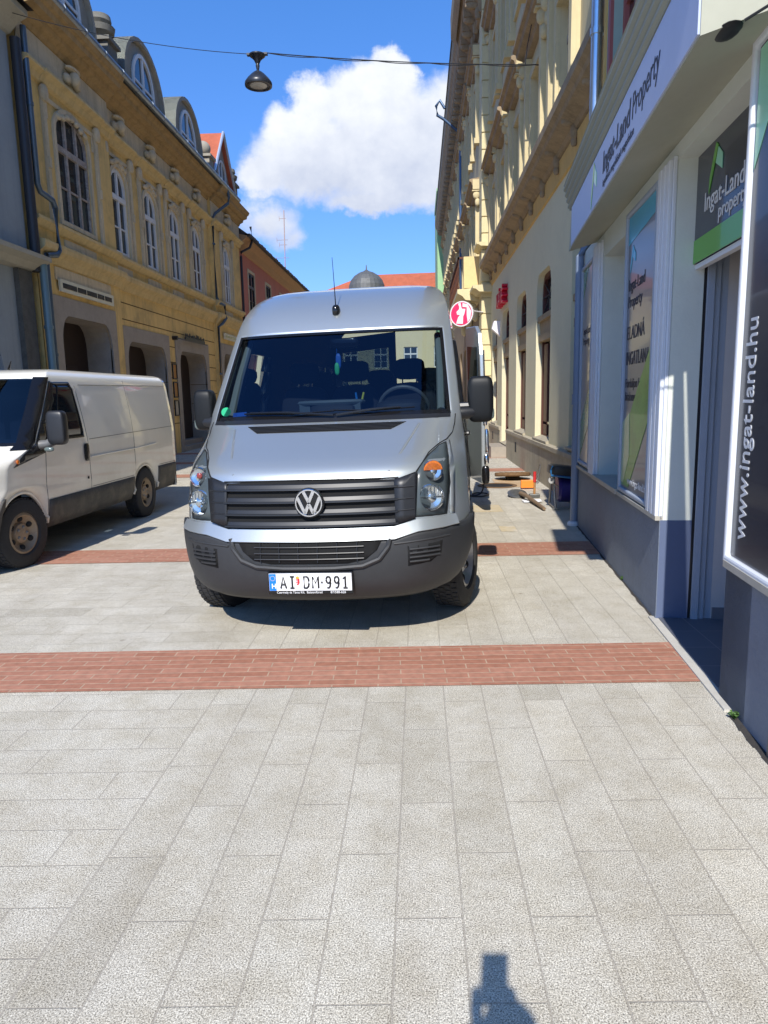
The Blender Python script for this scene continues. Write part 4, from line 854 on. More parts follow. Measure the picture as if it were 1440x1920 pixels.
def wheel(parent, x, y, r, sg, rimm, steer=0, wd=.22, style=0):
    """wheel with its outer face on side sg; returns tyre object"""
    M = Matrix.Translation((x, y, r)) @ Matrix.Rotation(R_(steer), 4, 'Z')
    ax = (Vector((0, 1, 0)), Vector((0, 0, 1)), Vector((sg, 0, 0))); h = wd / 2; ri = r * .60
    mb = MB(M); mb.lathe([(ri, -h), (r * .86, -h), (r * .97, -h * .86), (r, -h * .6), (r, h * .6), (r * .97, h * .86), (r * .86, h), (ri + .015, h), (ri, h * .85), (ri, -h)], (0, 0, 0), ax, 48)
    for k in range(48):     # tread blocks
        a = 2 * math.pi * k / 48
        for j, hh in enumerate((-.62, -.2, .22, .64)):
            a2 = a + (j % 2) * .065; c = Vector((hh * h, r * math.cos(a2), r * math.sin(a2)))
            t = Vector((0, -math.sin(a2), math.cos(a2))) * .016; u = Vector((h * .16, 0, 0)); o = Vector((0, math.cos(a2), math.sin(a2))) * .006
            mb.add([c - t - u - o, c + t - u - o, c + t + u - o, c - t + u - o, c - t - u + o, c + t - u + o, c + t + u + o, c - t + u + o], [(0, 1, 2, 3), (4, 5, 6, 7), (0, 1, 5, 4), (1, 2, 6, 5), (2, 3, 7, 6), (3, 0, 4, 7)])
    w = bpy.data.objects.new('wheel', None); COL.objects.link(w); w.parent = parent
    ty = mb.build('tyre', mat('tyre_rubber', (.028, .027, .027), .85, var=.25, vs=14, coord='o', bump=.3, bs=80), w, smooth=True, local=True, weld=False)
    mb = MB(M); mb.lathe([(ri, -h * .8), (ri, h * .82), (ri - .02, h * .9), (ri - .03, h * .8), (ri - .05, h * .5), (ri * .52, h * .28), (ri * .45, h * .6), (ri * .2, h * .68), (0, h * .7)], (0, 0, 0), ax, 40)
    rim = mb.build('rim', rimm, w, smooth=True, local=True, weld=False)
    nh = 10 if style else 6
    for k in range(nh): mb = MB(M); a = 2 * math.pi * (k + .5) / nh; mb.sell((sg * h * (.46 if style else .42), ri * .7 * math.cos(a), ri * .7 * math.sin(a)), (.03, ri * (.1 if style else .15), ri * (.1 if style else .15)), .9, 10, 6); mb.build('vent_hole', dark_in, rim, local=True, smooth=True)
    mb = MB(M)
    for k in range(5): a = 2 * math.pi * k / 5; mb.sell((sg * h * .62, ri * .3 * math.cos(a), ri * .3 * math.sin(a)), (.018, .016, .016), .8, 8, 6)
    mb.build('wheel_nut', mat('nut_steel', (.25, .24, .23), .5, .7), rim, local=True, smooth=True)
    return w
def bodymesh(S, zs, ks, mats, parent, skip, name='body', off=0.0, solid=.03):
    mb = MB(); rows = [[S.P(z, k, off) for k in ks] for z in zs]; mb.grid(rows, 0, lambda i, j: skip((zs[i] + zs[i + 1]) / 2, (ks[j] + ks[j + 1]) / 2, (rows[i][j] + rows[i + 1][j + 1]) / 2))
    n = len(ks); b = (len(zs) - 1) * n
    if name == 'body':
        fs = [(b + j, b + j + 1, b + n - 2 - j, b + n - 1 - j) for j in range(n // 2 - 1)]
        fs.append((b + n // 2 - 1, b + n // 2, b + n // 2 + 1)); mb.f += [list(f) for f in fs]; mb.mi += [0] * len(fs)
    o = mb.build(name, mats, parent, smooth=True, local=True, angle=50)
    me = o.data; c = Vector((0, S.L / 2, 1.2)); s_ = sum((p.normal.dot(p.center - c) * p.area for p in me.polygons))
    if s_ < 0: me.flip_normals()
    md = o.modifiers.new('solid', 'SOLIDIFY'); md.thickness = solid; md.offset = -1
    if len(mats) > 1: md.material_offset = 1; md.material_offset_rim = 0
    return o
def linspace(a, b, n): return [a + (b - a) * i / (n - 1) for i in range(n)]
def carpaint(name, col, metal, rough, dirt=0.0, dirtcol=(.3, .26, .2)):
    m = mat(name, col, rough, metal, coat=.9, coord='o'); t = m.node_tree; b = t.nodes['Principled BSDF']; L = t.links.new
    tcn = t.nodes.new('ShaderNodeTexCoord'); n = t.nodes.new('ShaderNodeTexNoise'); n.inputs['Scale'].default_value = 2.2; n.inputs['Detail'].default_value = 8; n.inputs['Roughness'].default_value = .7; L(tcn.outputs['Object'], n.inputs['Vector'])
    sp = t.nodes.new('ShaderNodeSeparateXYZ'); L(tcn.outputs['Object'], sp.inputs[0])
    mr = t.nodes.new('ShaderNodeMapRange'); L(sp.outputs[2], mr.inputs[0]); mr.inputs[1].default_value = 1.35; mr.inputs[2].default_value = .3; mr.inputs[3].default_value = .05; mr.inputs[4].default_value = 1.0
    mu = t.nodes.new('ShaderNodeMath'); mu.operation = 'MULTIPLY'; L(mr.outputs[0], mu.inputs[0]); L(n.outputs['Fac'], mu.inputs[1])
    m2 = t.nodes.new('ShaderNodeMath'); m2.operation = 'MULTIPLY'; m2.use_clamp = True; L(mu.outputs[0], m2.inputs[0]); m2.inputs[1].default_value = dirt
    mx = t.nodes.new('ShaderNodeMix'); mx.data_type = 'RGBA'; L(m2.outputs[0], mx.inputs[0]); mx.inputs[6].default_value = (*col, 1); mx.inputs[7].default_value = (*dirtcol, 1); L(mx.outputs[2], b.inputs['Base Color'])
    ad = t.nodes.new('ShaderNodeMath'); ad.operation = 'MULTIPLY_ADD'; L(m2.outputs[0], ad.inputs[0]); ad.inputs[1].default_value = .6; ad.inputs[2].default_value = rough; L(ad.outputs[0], b.inputs['Roughness'])
    return m
plast = mat('dark_bumper_plastic', (.028, .029, .031), .55, var=.2, vs=5, coord='o', bump=.1, bs=300)
plast2 = mat('grille_plastic', (.014, .015, .018), .42, coord='o'); blk = mat('gloss_black', (.008, .008, .009), .15); seamm = mat('seam_black', (.006, .006, .006), .8)
trimg = mat('cabin_lining', (.05, .052, .055), .8); seatm = mat('seat_fabric', (.02, .022, .03), .9); chrome = mat('chrome', (.82, .83, .85), .08, 1.0)
wsg = glass_mat('windscreen_glass', (.38, .46, .52), (.55, .68, .9), ior=1.65); rearg = glass_mat('tinted_glass', (.35, .4, .4))
lensg = glass_mat('lamp_lens', (.86, .88, .9), (.8, .8, .8), ior=1.3)

# ---------------- silver van
VAN = bpy.data.objects.new('silver_van', None); COL.objects.link(VAN); VAN.location = (-.68, 4.25, 0)
VAN.rotation_euler = Euler((0, R_(-1.1), R_(-4.0)))
tag(VAN, 'silver high roof van facing the camera with dark plastic bumper and open rear door', 'van')
S = Surf([(.315, .11), (.35, .05), (.42, .005), (.52, -.005), (.62, .0), (.70, .012), (.78, .03), (.95, .05), (1.05, .072), (1.09, .088), (1.13, .118), (1.17, .185), (1.23, .33), (1.30, .495), (1.37, .66), (1.42, .77), (1.50, .84), (1.80, 1.10), (2.08, 1.35), (2.16, 1.425), (2.27, 1.56), (2.37, 1.74), (2.45, 1.93), (2.51, 2.15), (2.55, 2.45), (2.575, 2.9)],
         [(.315, .86), (.37, .93), (.5, .975), (.7, .995), (.95, .985), (1.2, .972), (1.42, .945), (1.75, .91), (2.08, .875), (2.25, .85), (2.38, .815), (2.48, .745), (2.545, .62), (2.575, .42)],
         [(.315, .2), (.9, .19), (1.1, .17), (1.4, .08), (1.5, .08), (2.1, .07), (2.52, .05), (2.575, .03)],
         [(.315, .36), (.9, .36), (1.1, .40), (1.3, .34), (1.42, .16), (1.5, .13), (2.1, .12), (2.52, .1), (2.575, .02)], 5.9, .95, [(.98, .36, .405), (4.62, .36, .405)], .42)
silver = carpaint('silver_paint', (.50, .535, .54), .70, .33, .25, (.34, .31, .27))
kw = .92
ksf = linspace(0, kw, 15)[:-1] + [kw, .945, .965, .98, .99, 1.0]
def ysteps(S, z=.7):
    ye = S.ye(z); out = []
    ys_ = list(np.arange(ye + .03, S.L, .12))
    for yc, zc, r in S.ar: ys_ += [yc - r * math.cos(math.pi * i / 18) for i in range(19)] + [yc - r - .002, yc + r + .002]
    ys_ = sorted(y for y in ys_ if y > ye + .01 and y < S.L - .02)
    return [1 + (y - ye) / (S.L - ye) for y in ys_] + [2.0]
kk = ksf + ysteps(S); ks = [-k for k in kk[:0:-1]] + kk
zs = linspace(.315, .95, 14)[:-1] + [.95, 1.0, 1.04, 1.065, 1.085, 1.11, 1.15, 1.19, 1.24, 1.29, 1.34, 1.38, 1.405, 1.425, 1.45, 1.5, 1.56, 1.63, 1.7, 1.77, 1.84, 1.91, 1.98, 2.04, 2.075, 2.1, 2.14, 2.18, 2.23, 2.28, 2.33, 2.37, 2.41, 2.45, 2.485, 2.51, 2.53, 2.545, 2.557, 2.567, 2.575]
def sil_skip(z, k, p):
    if 1.425 < z < 2.075 and abs(k) < kw: return True
    if abs(k) > 1 and 1.45 < z < 1.98:
        y = p.y
        if 1.62 + (z - 1.45) * .45 < y < 2.42: return True
        if 3.9 < y < 4.9 or 5.05 < y < 5.7: return True
    return False
bodymesh(S, zs, ks, [silver, trimg], VAN, sil_skip)
# windscreen: glass on the body line, black border
zw = linspace(1.425, 2.075, 14); kws = linspace(-kw, kw, 25)
mb = MB(); mb.grid([[S.P(z, k, -.004) for k in kws] for z in zw]); o = mb.build('windscreen', wsg, VAN, smooth=True, local=True)
mb = MB(); fr_ = [(1.425, 1.455, -kw, kw), (2.055, 2.075, -kw, kw)]
for z0, z1, k0, k1 in fr_: mb.grid([[S.P(z, k, .003) for k in linspace(k0, k1, 25)] for z in (z0, z1)])
for sg in (-1, 1): mb.grid([[S.P(z, sg * k, .003) for k in (kw - .025, kw + .004)] for z in zw])
mb.build('windscreen_border', blk, o, local=True, smooth=True)
# bumper
zb_ = linspace(.315, .70, 12); kb = [k for k in ks if abs(k) <= 1 or S.P(.5, k).y < .565]
mb = MB(); mb.grid([[S.P(z, k, .018) + Vector((0, 0, .035 * min(1, max(0, (abs(S.P(z, k).x) - .52) / .12)) * (z - .315) / .385)) for k in kb] for z in zb_])
bu = mb.build('bumper', plast, VAN, smooth=True, local=True); md = bu.modifiers.new('s', 'SOLIDIFY'); md.thickness = .03; md.offset = 0
ff = S.front
def bf(x, z, off=0): return S.front(x, z, off + .018 + .014)
lg_ = patch(bf, [(-.45, .685), (-.42, .63), (-.35, .575), (-.24, .555), (.24, .555), (.35, .575), (.42, .63), (.45, .685)], .004, mat('recess_shade_black', (.004, .004, .004), .9), 'lower_grille', VAN, .012)  # flat black patch, no hollow; the shade of the opening is put into its colour
mb = MB()
for z in (.585, .62, .655): mb.tube([bf(x, z, .012) for x in linspace(-.34, .34, 12)], .0045, 6)
for x in linspace(-.3, .3, 6): mb.tube([bf(x, z, .01) for z in (.565, .68)], .004, 5)
mb.build('grille_bar', plast2, lg_, local=True, smooth=True)
mb = MB(); cv = [(-.50, .705), (-.485, .645), (-.43, .575), (-.33, .537), (-.16, .528), (.16, .528), (.33, .537), (.43, .575), (.485, .645), (.50, .705)]; P = []
for i in range(len(cv) - 1):
    for k in range(5): t = k / 5; P.append(bf(cv[i][0] * (1 - t) + cv[i + 1][0] * t, cv[i][1] * (1 - t) + cv[i + 1][1] * t, .004))
mb.tube(P, .017, 8); mb.build('bumper_lip', plast, bu, local=True, smooth=True)
for sg in (-1, 1):
    q = patch(bf, [(sg * .60, .64), (sg * .80, .655), (sg * .79, .58), (sg * .73, .535), (sg * .60, .52)], .002, mat('recess_shade_black', (0, 0, 0)), 'bumper_vent', bu, .006)
    mb = MB()
    for z in (.545, .57, .595, .62): mb.tube([bf(sg * x, z + .02 * (x - .6), .006) for x in linspace(.61, .78 if z > .56 else .72, 6)], .007, 5)
    mb.build('vent_slat', plast, q, local=True, smooth=True)
    mb = MB(); mb.tube([bf(sg * x, .66 + .03 * (x - .55) * 2, .002) for x in linspace(.52, .84, 8)], .007, 6); mb.build('bumper_crease', plast, bu, local=True, smooth=True)
# grille
GP = [(-.672, 1.085), (-.56, 1.052), (-.3, 1.058), (0, 1.06), (.3, 1.058), (.56, 1.052), (.672, 1.085), (.655, .80), (.535, .765), (-.535, .765), (-.655, .80)]
gr = patch(ff, GP, .006, mat('recess_shade_black', (0, 0, 0)), 'grille', VAN, .02)
def strip(x0, x1, sec, n=16, fn=ff, taper=0.0):
    mb = MB(); rows = []
    for i, x in enumerate(linspace(x0, x1, n)): rows.append([fn(x, z, o_) for z, o_ in sec])
    mb.grid(rows); return mb
for k, zt in enumerate((1.048, .972, .897, .822)):
    mb = MB(); sec = [(zt - .004, .006), (zt - .012, .016), (zt - .034, .022), (zt - .037, .034), (zt - .047, .034), (zt - .049, .006)]
    mb.grid([[ff(x, z, o_) for z, o_ in sec] for x in linspace(-.50, .50, 21)])
    for sg in (-1, 1): mb.grid([[ff(sg * x, z - (x - .5) * .0, o_ * q) for z, o_ in sec] for x, q in ((.50, 1), (.55, .85))])
    mb.build('grille_slat', plast2, gr, local=True, smooth=True, angle=25)
for sg in (-1, 1):
    q = patch(ff, [(sg * .53, 1.05), (sg * .67, 1.08), (sg * .652, .805), (sg * .535, .77)], .022, plast2, 'grille_side', gr, .018)
    mb = MB()
    for z in (1.0, .93, .86): mb.tube([ff(sg * x, z + .03 * (x - .54), .024) for x in (.55, .6, .645)], .004, 5)
    mb.build('ridge', plast2, q, local=True)
def strip_z(x):
    a = abs(x); t = min(1, max(0, (a - .525) / .135)); return .762 + .036 * t, .688 + .034 * t + max(0, a - .66) * .06
mb = MB(); xs_ = sorted(set([-.885, -.8, -.72, -.66, -.525, .525, .66, .72, .8, .885] + linspace(-.525, .525, 13)))
mb.grid([[ff(x, strip_z(x)[0], -.005), ff(x, strip_z(x)[0], .026), ff(x, strip_z(x)[1], .052), ff(x, strip_z(x)[1] - .004, .046), ff(x, strip_z(x)[1] - .004, -.005)] for x in xs_]); mb.build('silver_trim', silver, VAN, local=True, smooth=True, angle=18)
# emblem: ring with V over W
EX = .018; C = ff(0, .935, .0); ey = C.y - .062
mb = MB(); mb.lathe([(.084, .0), (.089, .010), (.084, .017), (.077, .017), (.073, .010), (.074, 0)], (EX, ey + .012, .935), 'y', 48, closed=True)
def bar(a, b, w=.0095):
    a = Vector(a) * .87; b = Vector(b) * .87; d = (b - a).normalized(); n = Vector((-d.y, d.x)) * w
    mb.prism([tuple(a - n), tuple(b - n), tuple(b + n), tuple(a + n)], lambda x, z, h: Vector((EX + x, ey + .012 - h, .935 + z)), .0, .014)
for sg in (-1, 1):
    bar((sg * .036, .082), (sg * .0, .006)); bar((sg * .080, .040), (sg * .030, -.074)); bar((sg * .030, -.074), (sg * .0, -.008))
em = mb.build('emblem', chrome, VAN, local=True, smooth=True, angle=30)
mb = MB(); mb.lathe([(0, 0), (.094, 0), (.094, .008), (0, .012)], (EX, ey + .02, .935), 'y', 40); mb.build('emblem_back', blk, em, local=True)
# headlights
HP = [(.648, .815), (.848, .808), (.872, 1.0), (.862, 1.16), (.845, 1.245), (.80, 1.228), (.745, 1.185), (.70, 1.135), (.664, 1.085)]
orange = mat('indicator_orange', (.62, .16, .02), .12, coat=.8, var=.5, vs=60, coord='o'); refl = mat('reflector', (.86, .86, .84), .16, 1.0); house = mat('lamp_housing', (.06, .075, .08), .3)
for sg in (-1, 1):
    P = [(sg * a, b) for a, b in HP]; h = patch(ff, P, .003, house, 'headlight', VAN, .012)
    for (x, z, r) in ((.765, 1.085, .066), (.752, .925, .084)):
        c = ff(sg * x, z, .004); e = 1e-2; nv = (ff(sg * x, z, .05) - ff(sg * x, z, 0)).normalized(); nv = (nv * .35 + Vector((0, -1, 0)) * .65).normalized(); u = nv.cross(Vector((0, 0, 1))).normalized(); ax = (u, nv.cross(u) * -1, nv)
        mb = MB(); mb.lathe([(r, .0), (r, .012), (r * .93, .018), (r * .8, .004), (r * .45, -.0), (r * .3, .012), (r * .25, .02), (0, .024)], c, ax, 28); mb.build('reflector', refl, h, local=True, smooth=True)
        mb = MB(); mb.lathe([(r * .99, .016), (r * .7, .03), (r * .3, .037), (0, .039)], c, ax, 28); mb.build('lens', lensg, h, local=True, smooth=True)
        if z > 1 and sg < 0:
            mb = MB(); mb.sell(c + Vector((.01, -.02, .01)), (.02, .012, .02), .8, 10, 6); mb.build('indicator', mat('indicator_red', (.35, .05, .03), .2, coat=.5), h, local=True, smooth=True)
        elif z > 1:
            mb = MB(); pts = [(r * .9 * math.cos(a), r * .9 * math.sin(a)) for a in linspace(0, math.pi, 14)]
            mb.prism(pts, lambda a, b, k: c + ax[0] * a + Vector((0, 0, 1)) * (b + .004) + nv * k, .012, .022); mb.build('indicator', orange, h, local=True, smooth=True)
        else:
            mb = MB(); 
            for t in linspace(-.8, .8, 7): mb.tube([c + ax[0] * r * t + Vector((0, 0, 1)) * r * .1 + nv * .017, c + ax[0] * r * t + Vector((0, 0, 1)) * r * .75 * math.sqrt(1 - t * t) + nv * .017], .0022, 4)
            mb.tube([c - ax[0] * r * .9 + nv * .02, c + ax[0] * r * .9 + nv * .02], .003, 4); mb.build('lens_flute', refl, h, local=True)
    ol = P + [P[0]]; seam(ff, ol, seamm, h, .0045)
    patch(ff, [(sg * a, b) for a, b in [(.872, .80), (.9, .80), (.905, 1.1), (.87, 1.25), (.86, 1.26), (.872, 1.1)]], .002, silver, 'fender_edge', VAN, .003)
    seam(ff, [(sg * a, b) for a, b in [(.56, 1.055), (.672, 1.09), (.74, 1.195), (.80, 1.24), (.85, 1.262), (.885, 1.30), (.90, 1.36), (.905, 1.42)]], seamm, VAN, .004, 'bonnet_seam')
seam(ff, [(-.56, 1.06), (0, 1.066), (.56, 1.06)], seamm, VAN, .006, 'bonnet_seam')
for sg in (-1, 1):
    mb = MB(); mb.tube([ff(sg * a, b, -.008) for a, b in ((.50, 1.10), (.56, 1.2), (.62, 1.3), (.66, 1.37))], .012, 8); mb.build('bonnet_crease', silver, VAN, local=True, smooth=True)
# cowl vent and wipers
cvn = patch(ff, [(-.57, 1.385), (.57, 1.385), (.47, 1.34), (-.47, 1.34)], .002, mat('recess_shade_black', (0, 0, 0)), 'cowl_vent', VAN, .004)
mb = MB()
for t in linspace(.12, .88, 5): w_ = .47 + .1 * t; mb.tube([ff(x, 1.34 + .045 * t, .006) for x in linspace(-w_, w_, 20)], .0022, 4)
mb.build('vent_slat', plast2, cvn, local=True)
for x0, x1, z1 in ((-.62, .05, 1.462), (.02, .62, 1.468)):
    mb = MB(); mb.tube([ff(x, z, o_) for x, z, o_ in ((x1 if x0 < 0 else x0 + .05, 1.425, .03), ((x0 + x1) / 2, 1.452, .04), (x0 + .05 if x0 < 0 else x1 - .1, z1, .03))], .009, 6)
    mb.tube([ff(x, z1 - .01 + .012 * abs(t), .02) for x, t in ((x0, 1), ((x0 + x1) / 2, 0), (x1, -1))], .006, 5); mb.build('wiper', blk, VAN, local=True, smooth=True)
mb = MB(); mb.grid([[ff(x, z, .004) for x in linspace(-.87, .87, 20)] for z in (1.40, 1.428)]); mb.build('cowl_panel', plast2, VAN, local=True, solid=0)
# number plate
py = S.F(.45) - .06; PXv = Vector((1, 0, 0)); pw_ = .262
mb = MB(); mb.box((-.268 + .01, py, .372), (.268 + .01, py + .03, .512)); pl = mb.build('number_plate', blk, VAN, local=True, bevel=.004)
mb = MB(); mb.box((-.26 + .01, py - .003, .395), (.26 + .01, py, .505)); mb.build('plate_face', mat('plate_white', (.8, .8, .8), .35), pl, local=True, bevel=.002)
mb = MB(); mb.box((-.258 + .01, py - .005, .397), (-.205, py - .002, .503)); mb.build('blue_band', mat('plate_blue', s2l(20, 120, 214), .35), pl, local=True)
pk = mat('plate_ink', (.012, .012, .014), .5)
def glyph(x0, x1, strokes):
    mb = MB()
    for st in strokes: mb.tube([(x0 + (x1 - x0) * a + .01, py - .0045, .4125 + .073 * b) for a, b in st], .0058, 8)
    mb.build('plate_letter', pk, pl, local=True, smooth=True, weld=False)
nine = [[(.5 + .45 * math.cos(a), .7 + .28 * math.sin(a)) for a in linspace(0, 2 * math.pi, 19)] , [(.95, .7), (.95, .42), (.8, .12), (.55, 0), (.2, .04)]]
glyph(-.186, -.152, [[(0, 0), (.5, 1), (1, 0)], [(.18, .32), (.82, .32)]])
glyph(-.126, -.100, [[(0, 0), (1, 0)], [(.5, 0), (.5, 1)], [(0, 1), (1, 1)]])
glyph(-.038, -.008, [[(0, 0), (0, 1), (.55, 1), (.9, .86), (1, .65), (1, .35), (.9, .14), (.55, 0), (0, 0)]])
glyph(.016, .052, [[(0, 0), (0, 1), (.5, .42), (1, 1), (1, 0)]])
glyph(.069, .080, [[(0, .48), (1, .48)]])
glyph(.100, .130, nine); glyph(.152, .182, nine)
glyph(.204, .234, [[(.1, .8), (.55, 1), (.55, 0)], [(.1, 0), (1, 0)]])
text('country_letter', 'H', .042, (-.235, py - .0065, .412), PXv, UP, mat('plate_white', (0, 0, 0)), pl, .001, bold=.001, local=True)
mb = MB()
for k in range(12): a = 2 * math.pi * k / 12; mb.lathe([(0, 0), (.0022, 0), (.0022, .002), (0, .002)], (-.2265 + .015 * math.cos(a), py - .0045, .475 + .015 * math.sin(a)), 'y', 5)
mb.build('stars', mat('star_yellow', (.8, .6, .05), .5), pl, local=True)
mb = MB(); mb.prism([(-.012, .02), (.012, .02), (.012, -.005), (.0, -.022), (-.012, -.005)], lambda a, b, h: Vector((-.068 + a, py - .004 - h, .45 + b)), 0, .002, 0)
for b in (-.008, .002, .012): mb.box((-.079, py - .0075, .45 + b), (-.068, py - .006, .454 + b), 1)
mb.prism([(-.011, .022), (.011, .022), (.009, .034), (0, .038), (-.009, .034)], lambda a, b, h: Vector((-.068 + a, py - .004 - h, .45 + b)), 0, .002, 2)
mb.build('crest', [mat('crest_red', (.55, .02, .03), .5), mat('plate_white', (0, 0, 0)), mat('crest_gold', (.6, .38, .05), .5)], pl, local=True)
text('frame_lettering', 'Csermely és Társa Kft.  Balatonfüred', .021, (-.205, py - .001, .3775), PXv, UP, mat('plate_white', (0, 0, 0)), pl, .0006, local=True, sx=.92)
text('frame_lettering', '87/588-626', .021, (.135, py - .001, .3775), PXv, UP, mat('plate_white', (0, 0, 0)), pl, .0006, local=True)
# antenna, mirrors
c = ff(-.03, 2.24); mb = MB(); mb.sell((c.x, c.y, c.z + .01), (.032, .05, .05), .8, 12, 8); mb.tube([(c.x, c.y - .01, c.z), (c.x - .01, c.y + .02, c.z + .22), (c.x - .022, c.y + .05, c.z + .43)], [.005, .003, .002], 6); mb.build('aerial', blk, VAN, local=True, smooth=True)
for sg in (-1, 1):
    mb = MB(); mb.sell((1.09 if sg > 0 else -1.04, 1.17, 1.515), (.096 if sg > 0 else .078, .075, .17 if sg > 0 else .155), .42, 24, 14); m_ = mb.build('mirror', mat('mirror_black', (.006, .007, .008), .5, spec=.3), VAN, local=True, smooth=True)
    mb = MB(); mb.tube([S.side(1.12, 1.42, sg, -.02), (sg * 1.02, 1.13, 1.42), (sg * 1.08, 1.16, 1.43)], [.05, .045, .04], 10); mb.tube([S.side(1.14, 1.47, sg, -.02), (sg * 1.02, 1.14, 1.47)], .03, 8); mb.build('mirror_arm', plast2, m_, local=True, smooth=True)
    mb = MB(); mb.sell((sg * 1.155 if sg > 0 else -1.09, 1.15, 1.41), (.036, .04, .045), .6, 12, 8); mb.build('indicator', mat('clear_lens', (.12, .15, .14), .1, coat=.5), m_, local=True, smooth=True)
    mx_ = 1.09 if sg > 0 else -1.04; mb = MB(); mb.sell((mx_, 1.243, 1.515), (.075 if sg > 0 else .06, .006, .14 if sg > 0 else .125), .4, 16, 8); mb.build('mirror_glass', chrome, m_, local=True)
    # side glass and seams
    sd = lambda y, z, o_=0, sg=sg: S.side(y, z, sg, o_)
    w = patch(sd, [(1.52, 1.44), (1.85, 1.99), (2.45, 2.0), (2.45, 1.44)], .004, rearg, 'side_window', VAN, 0, res=.12)
    mb = MB(); pts = [(1.52, 1.44), (1.85, 1.99), (2.45, 2.0), (2.45, 1.44), (1.52, 1.44)]
    for i in range(4): mb.tube([sd(pts[i][0] + (pts[i + 1][0] - pts[i][0]) * t, pts[i][1] + (pts[i + 1][1] - pts[i][1]) * t, .004) for t in linspace(0, 1, 7)], .018, 6)
    mb.build('window_seal', blk, w, local=True)
    for a, b in ((3.85, 4.95), (5.02, 5.75)): patch(sd, rect(a, b, 1.42, 2.02), .004, blk if False else rearg, 'side_window', VAN, 0, res=.15)
    for pts in ([(1.36, .5), (1.36, 1.40), (1.5, 1.45)], [(2.55, .5), (2.55, 2.05)], [(3.75, .5), (3.75, 2.1)], [(1.4, .72), (4.2, .72)]): seam(sd, pts, seamm, VAN, .005, 'door_seam', 8)
    mb = MB(); mb.sell(S.side(2.42, 1.2, sg, .015), (.02, .08, .022), .6, 10, 6); mb.build('door_handle', plast2, VAN, local=True, smooth=True)
    for yc in (.98, 4.62):
        mb = MB(); mb.tube([S.side(yc - .41 * math.cos(a), max(.36 + .41 * math.sin(a), S.bot(yc - .41 * math.cos(a)) + .001), sg, .004) for a in linspace(.12, math.pi - .12, 22)], .014, 6); mb.build('wheel_arch_lip', silver, VAN, local=True, smooth=True)
    wheel(VAN, sg * .875, .98, .345, sg, mat('wheel_cover_silver', (.42, .42, .43), .4, .7, var=.2, vs=9, coord='o'), steer=-13)
    wheel(VAN, sg * .875, 4.62, .345, sg, mat('wheel_cover_silver', (0, 0, 0)))
mb = MB(); mb.box((-.8, .5, .30), (.8, 5.8, .40)); mb.box((-.93, .55, .36), (-.62, 1.42, .42)); mb.build('underbody', dark_in, VAN, local=True)
mb = MB(); 
for sg in (-1, 1):
    for yc in (.98, 4.62): mb.box((sg * .62, yc - .42, .36), (sg * .66, yc + .42, .9)); mb.box((sg * .66, yc - .42, .82), (sg * .93, yc + .42, .86))
    for yc in (.98, 4.62): mb.box((sg * .66, yc - .43, .42), (sg * .93, yc - .415, .8)); mb.box((sg * .66, yc + .415, .42), (sg * .93, yc + .43, .8))
mb.build('wheel_housing', dark_in, VAN, local=True)
# cabin
mb = MB(); mb.box((-.88, 1.3, .62), (.88, 5.85, .66)); mb.build('load_floor', trimg, VAN, local=True)
mb = MB(); mb.add([(-.84, .9, 1.40), (.84, .9, 1.40), (.84, 1.22, 1.45), (-.84, 1.22, 1.45), (-.84, 1.32, 1.2), (.84, 1.32, 1.2), (.84, 1.3, .7), (-.84, 1.3, .7)], [(0, 1, 2, 3), (3, 2, 5, 4), (4, 5, 6, 7)])
mb.sell((.5, 1.16, 1.47), (.2, .12, .07), .7, 14, 8); mb.sell((.0, 1.12, 1.44), (.2, .16, .1), .5, 14, 8); da = mb.build('dashboard', mat('dashboard_plastic', (.03, .035, .045), .6), VAN, local=True, smooth=True, angle=30)
mb = MB(); mb.sell((-.02, 1.08, 1.535), (.26, .1, .02), .4, 12, 6); mb.box((-.25, 1.0, 1.44), (-.17, 1.05, 1.53)); mb.box((.13, 1.0, 1.44), (.21, 1.05, 1.53)); mb.build('tray_lid', mat('grey_tray', (.10, .13, .15), .6), da, local=True, smooth=True)
mb = MB(); mb.tube([(.18, 1.05, 1.52), (.17, 1.06, 1.6)], .008, 6, 0); mb.tube([(.21, 1.05, 1.52), (.23, 1.06, 1.6)], .008, 6, 1); pn_ = mb.build('pens', [mat('pen_blue', (.02, .2, .6), .4), mat('pen_yellow', (.6, .6, .05), .4)], None)
pn_.parent = VAN; pn_['label'] = 'blue and yellow pens'
mb = MB(); mb.tube([(.5 + .19 * math.cos(a), 1.33 - .07 * math.sin(a), 1.46 + .17 * math.sin(a)) for a in linspace(0, 2 * math.pi, 33)], .016, 8, caps=False); mb.sell((.5, 1.34, 1.46), (.07, .03, .06), .7, 12, 8); mb.tube([(.33, 1.33, 1.46), (.67, 1.33, 1.46)], .014, 6); mb.tube([(.5, 1.34, 1.45), (.5, 1.36, 1.31)], .016, 6); mb.build('steering_wheel', mat('steering_grey', (.12, .13, .14), .5), VAN, local=True, smooth=True)
for x, w_ in ((.5, .24), (.02, .22), (-.42, .22)):
    mb = MB(); mb.sell((x, 1.98, 1.3), (w_, .1, .38), .5, 16, 10); mb.sell((x, 1.72, 1.0), (w_, .3, .1), .4, 16, 8); s_ = mb.build('seat', seatm, VAN, local=True, smooth=True)
    mb = MB(); mb.sell((x, 1.96, 1.79), (.135, .06, .09), .55, 14, 8); mb.build('headrest', seatm, s_, local=True, smooth=True)
    mb = MB(); mb.tube([(x - .06, 1.96, 1.62), (x - .06, 1.96, 1.76)], .006, 6); mb.tube([(x + .06, 1.96, 1.62), (x + .06, 1.96, 1.76)], .006, 6); mb.build('headrest_rod', chrome, s_, local=True)
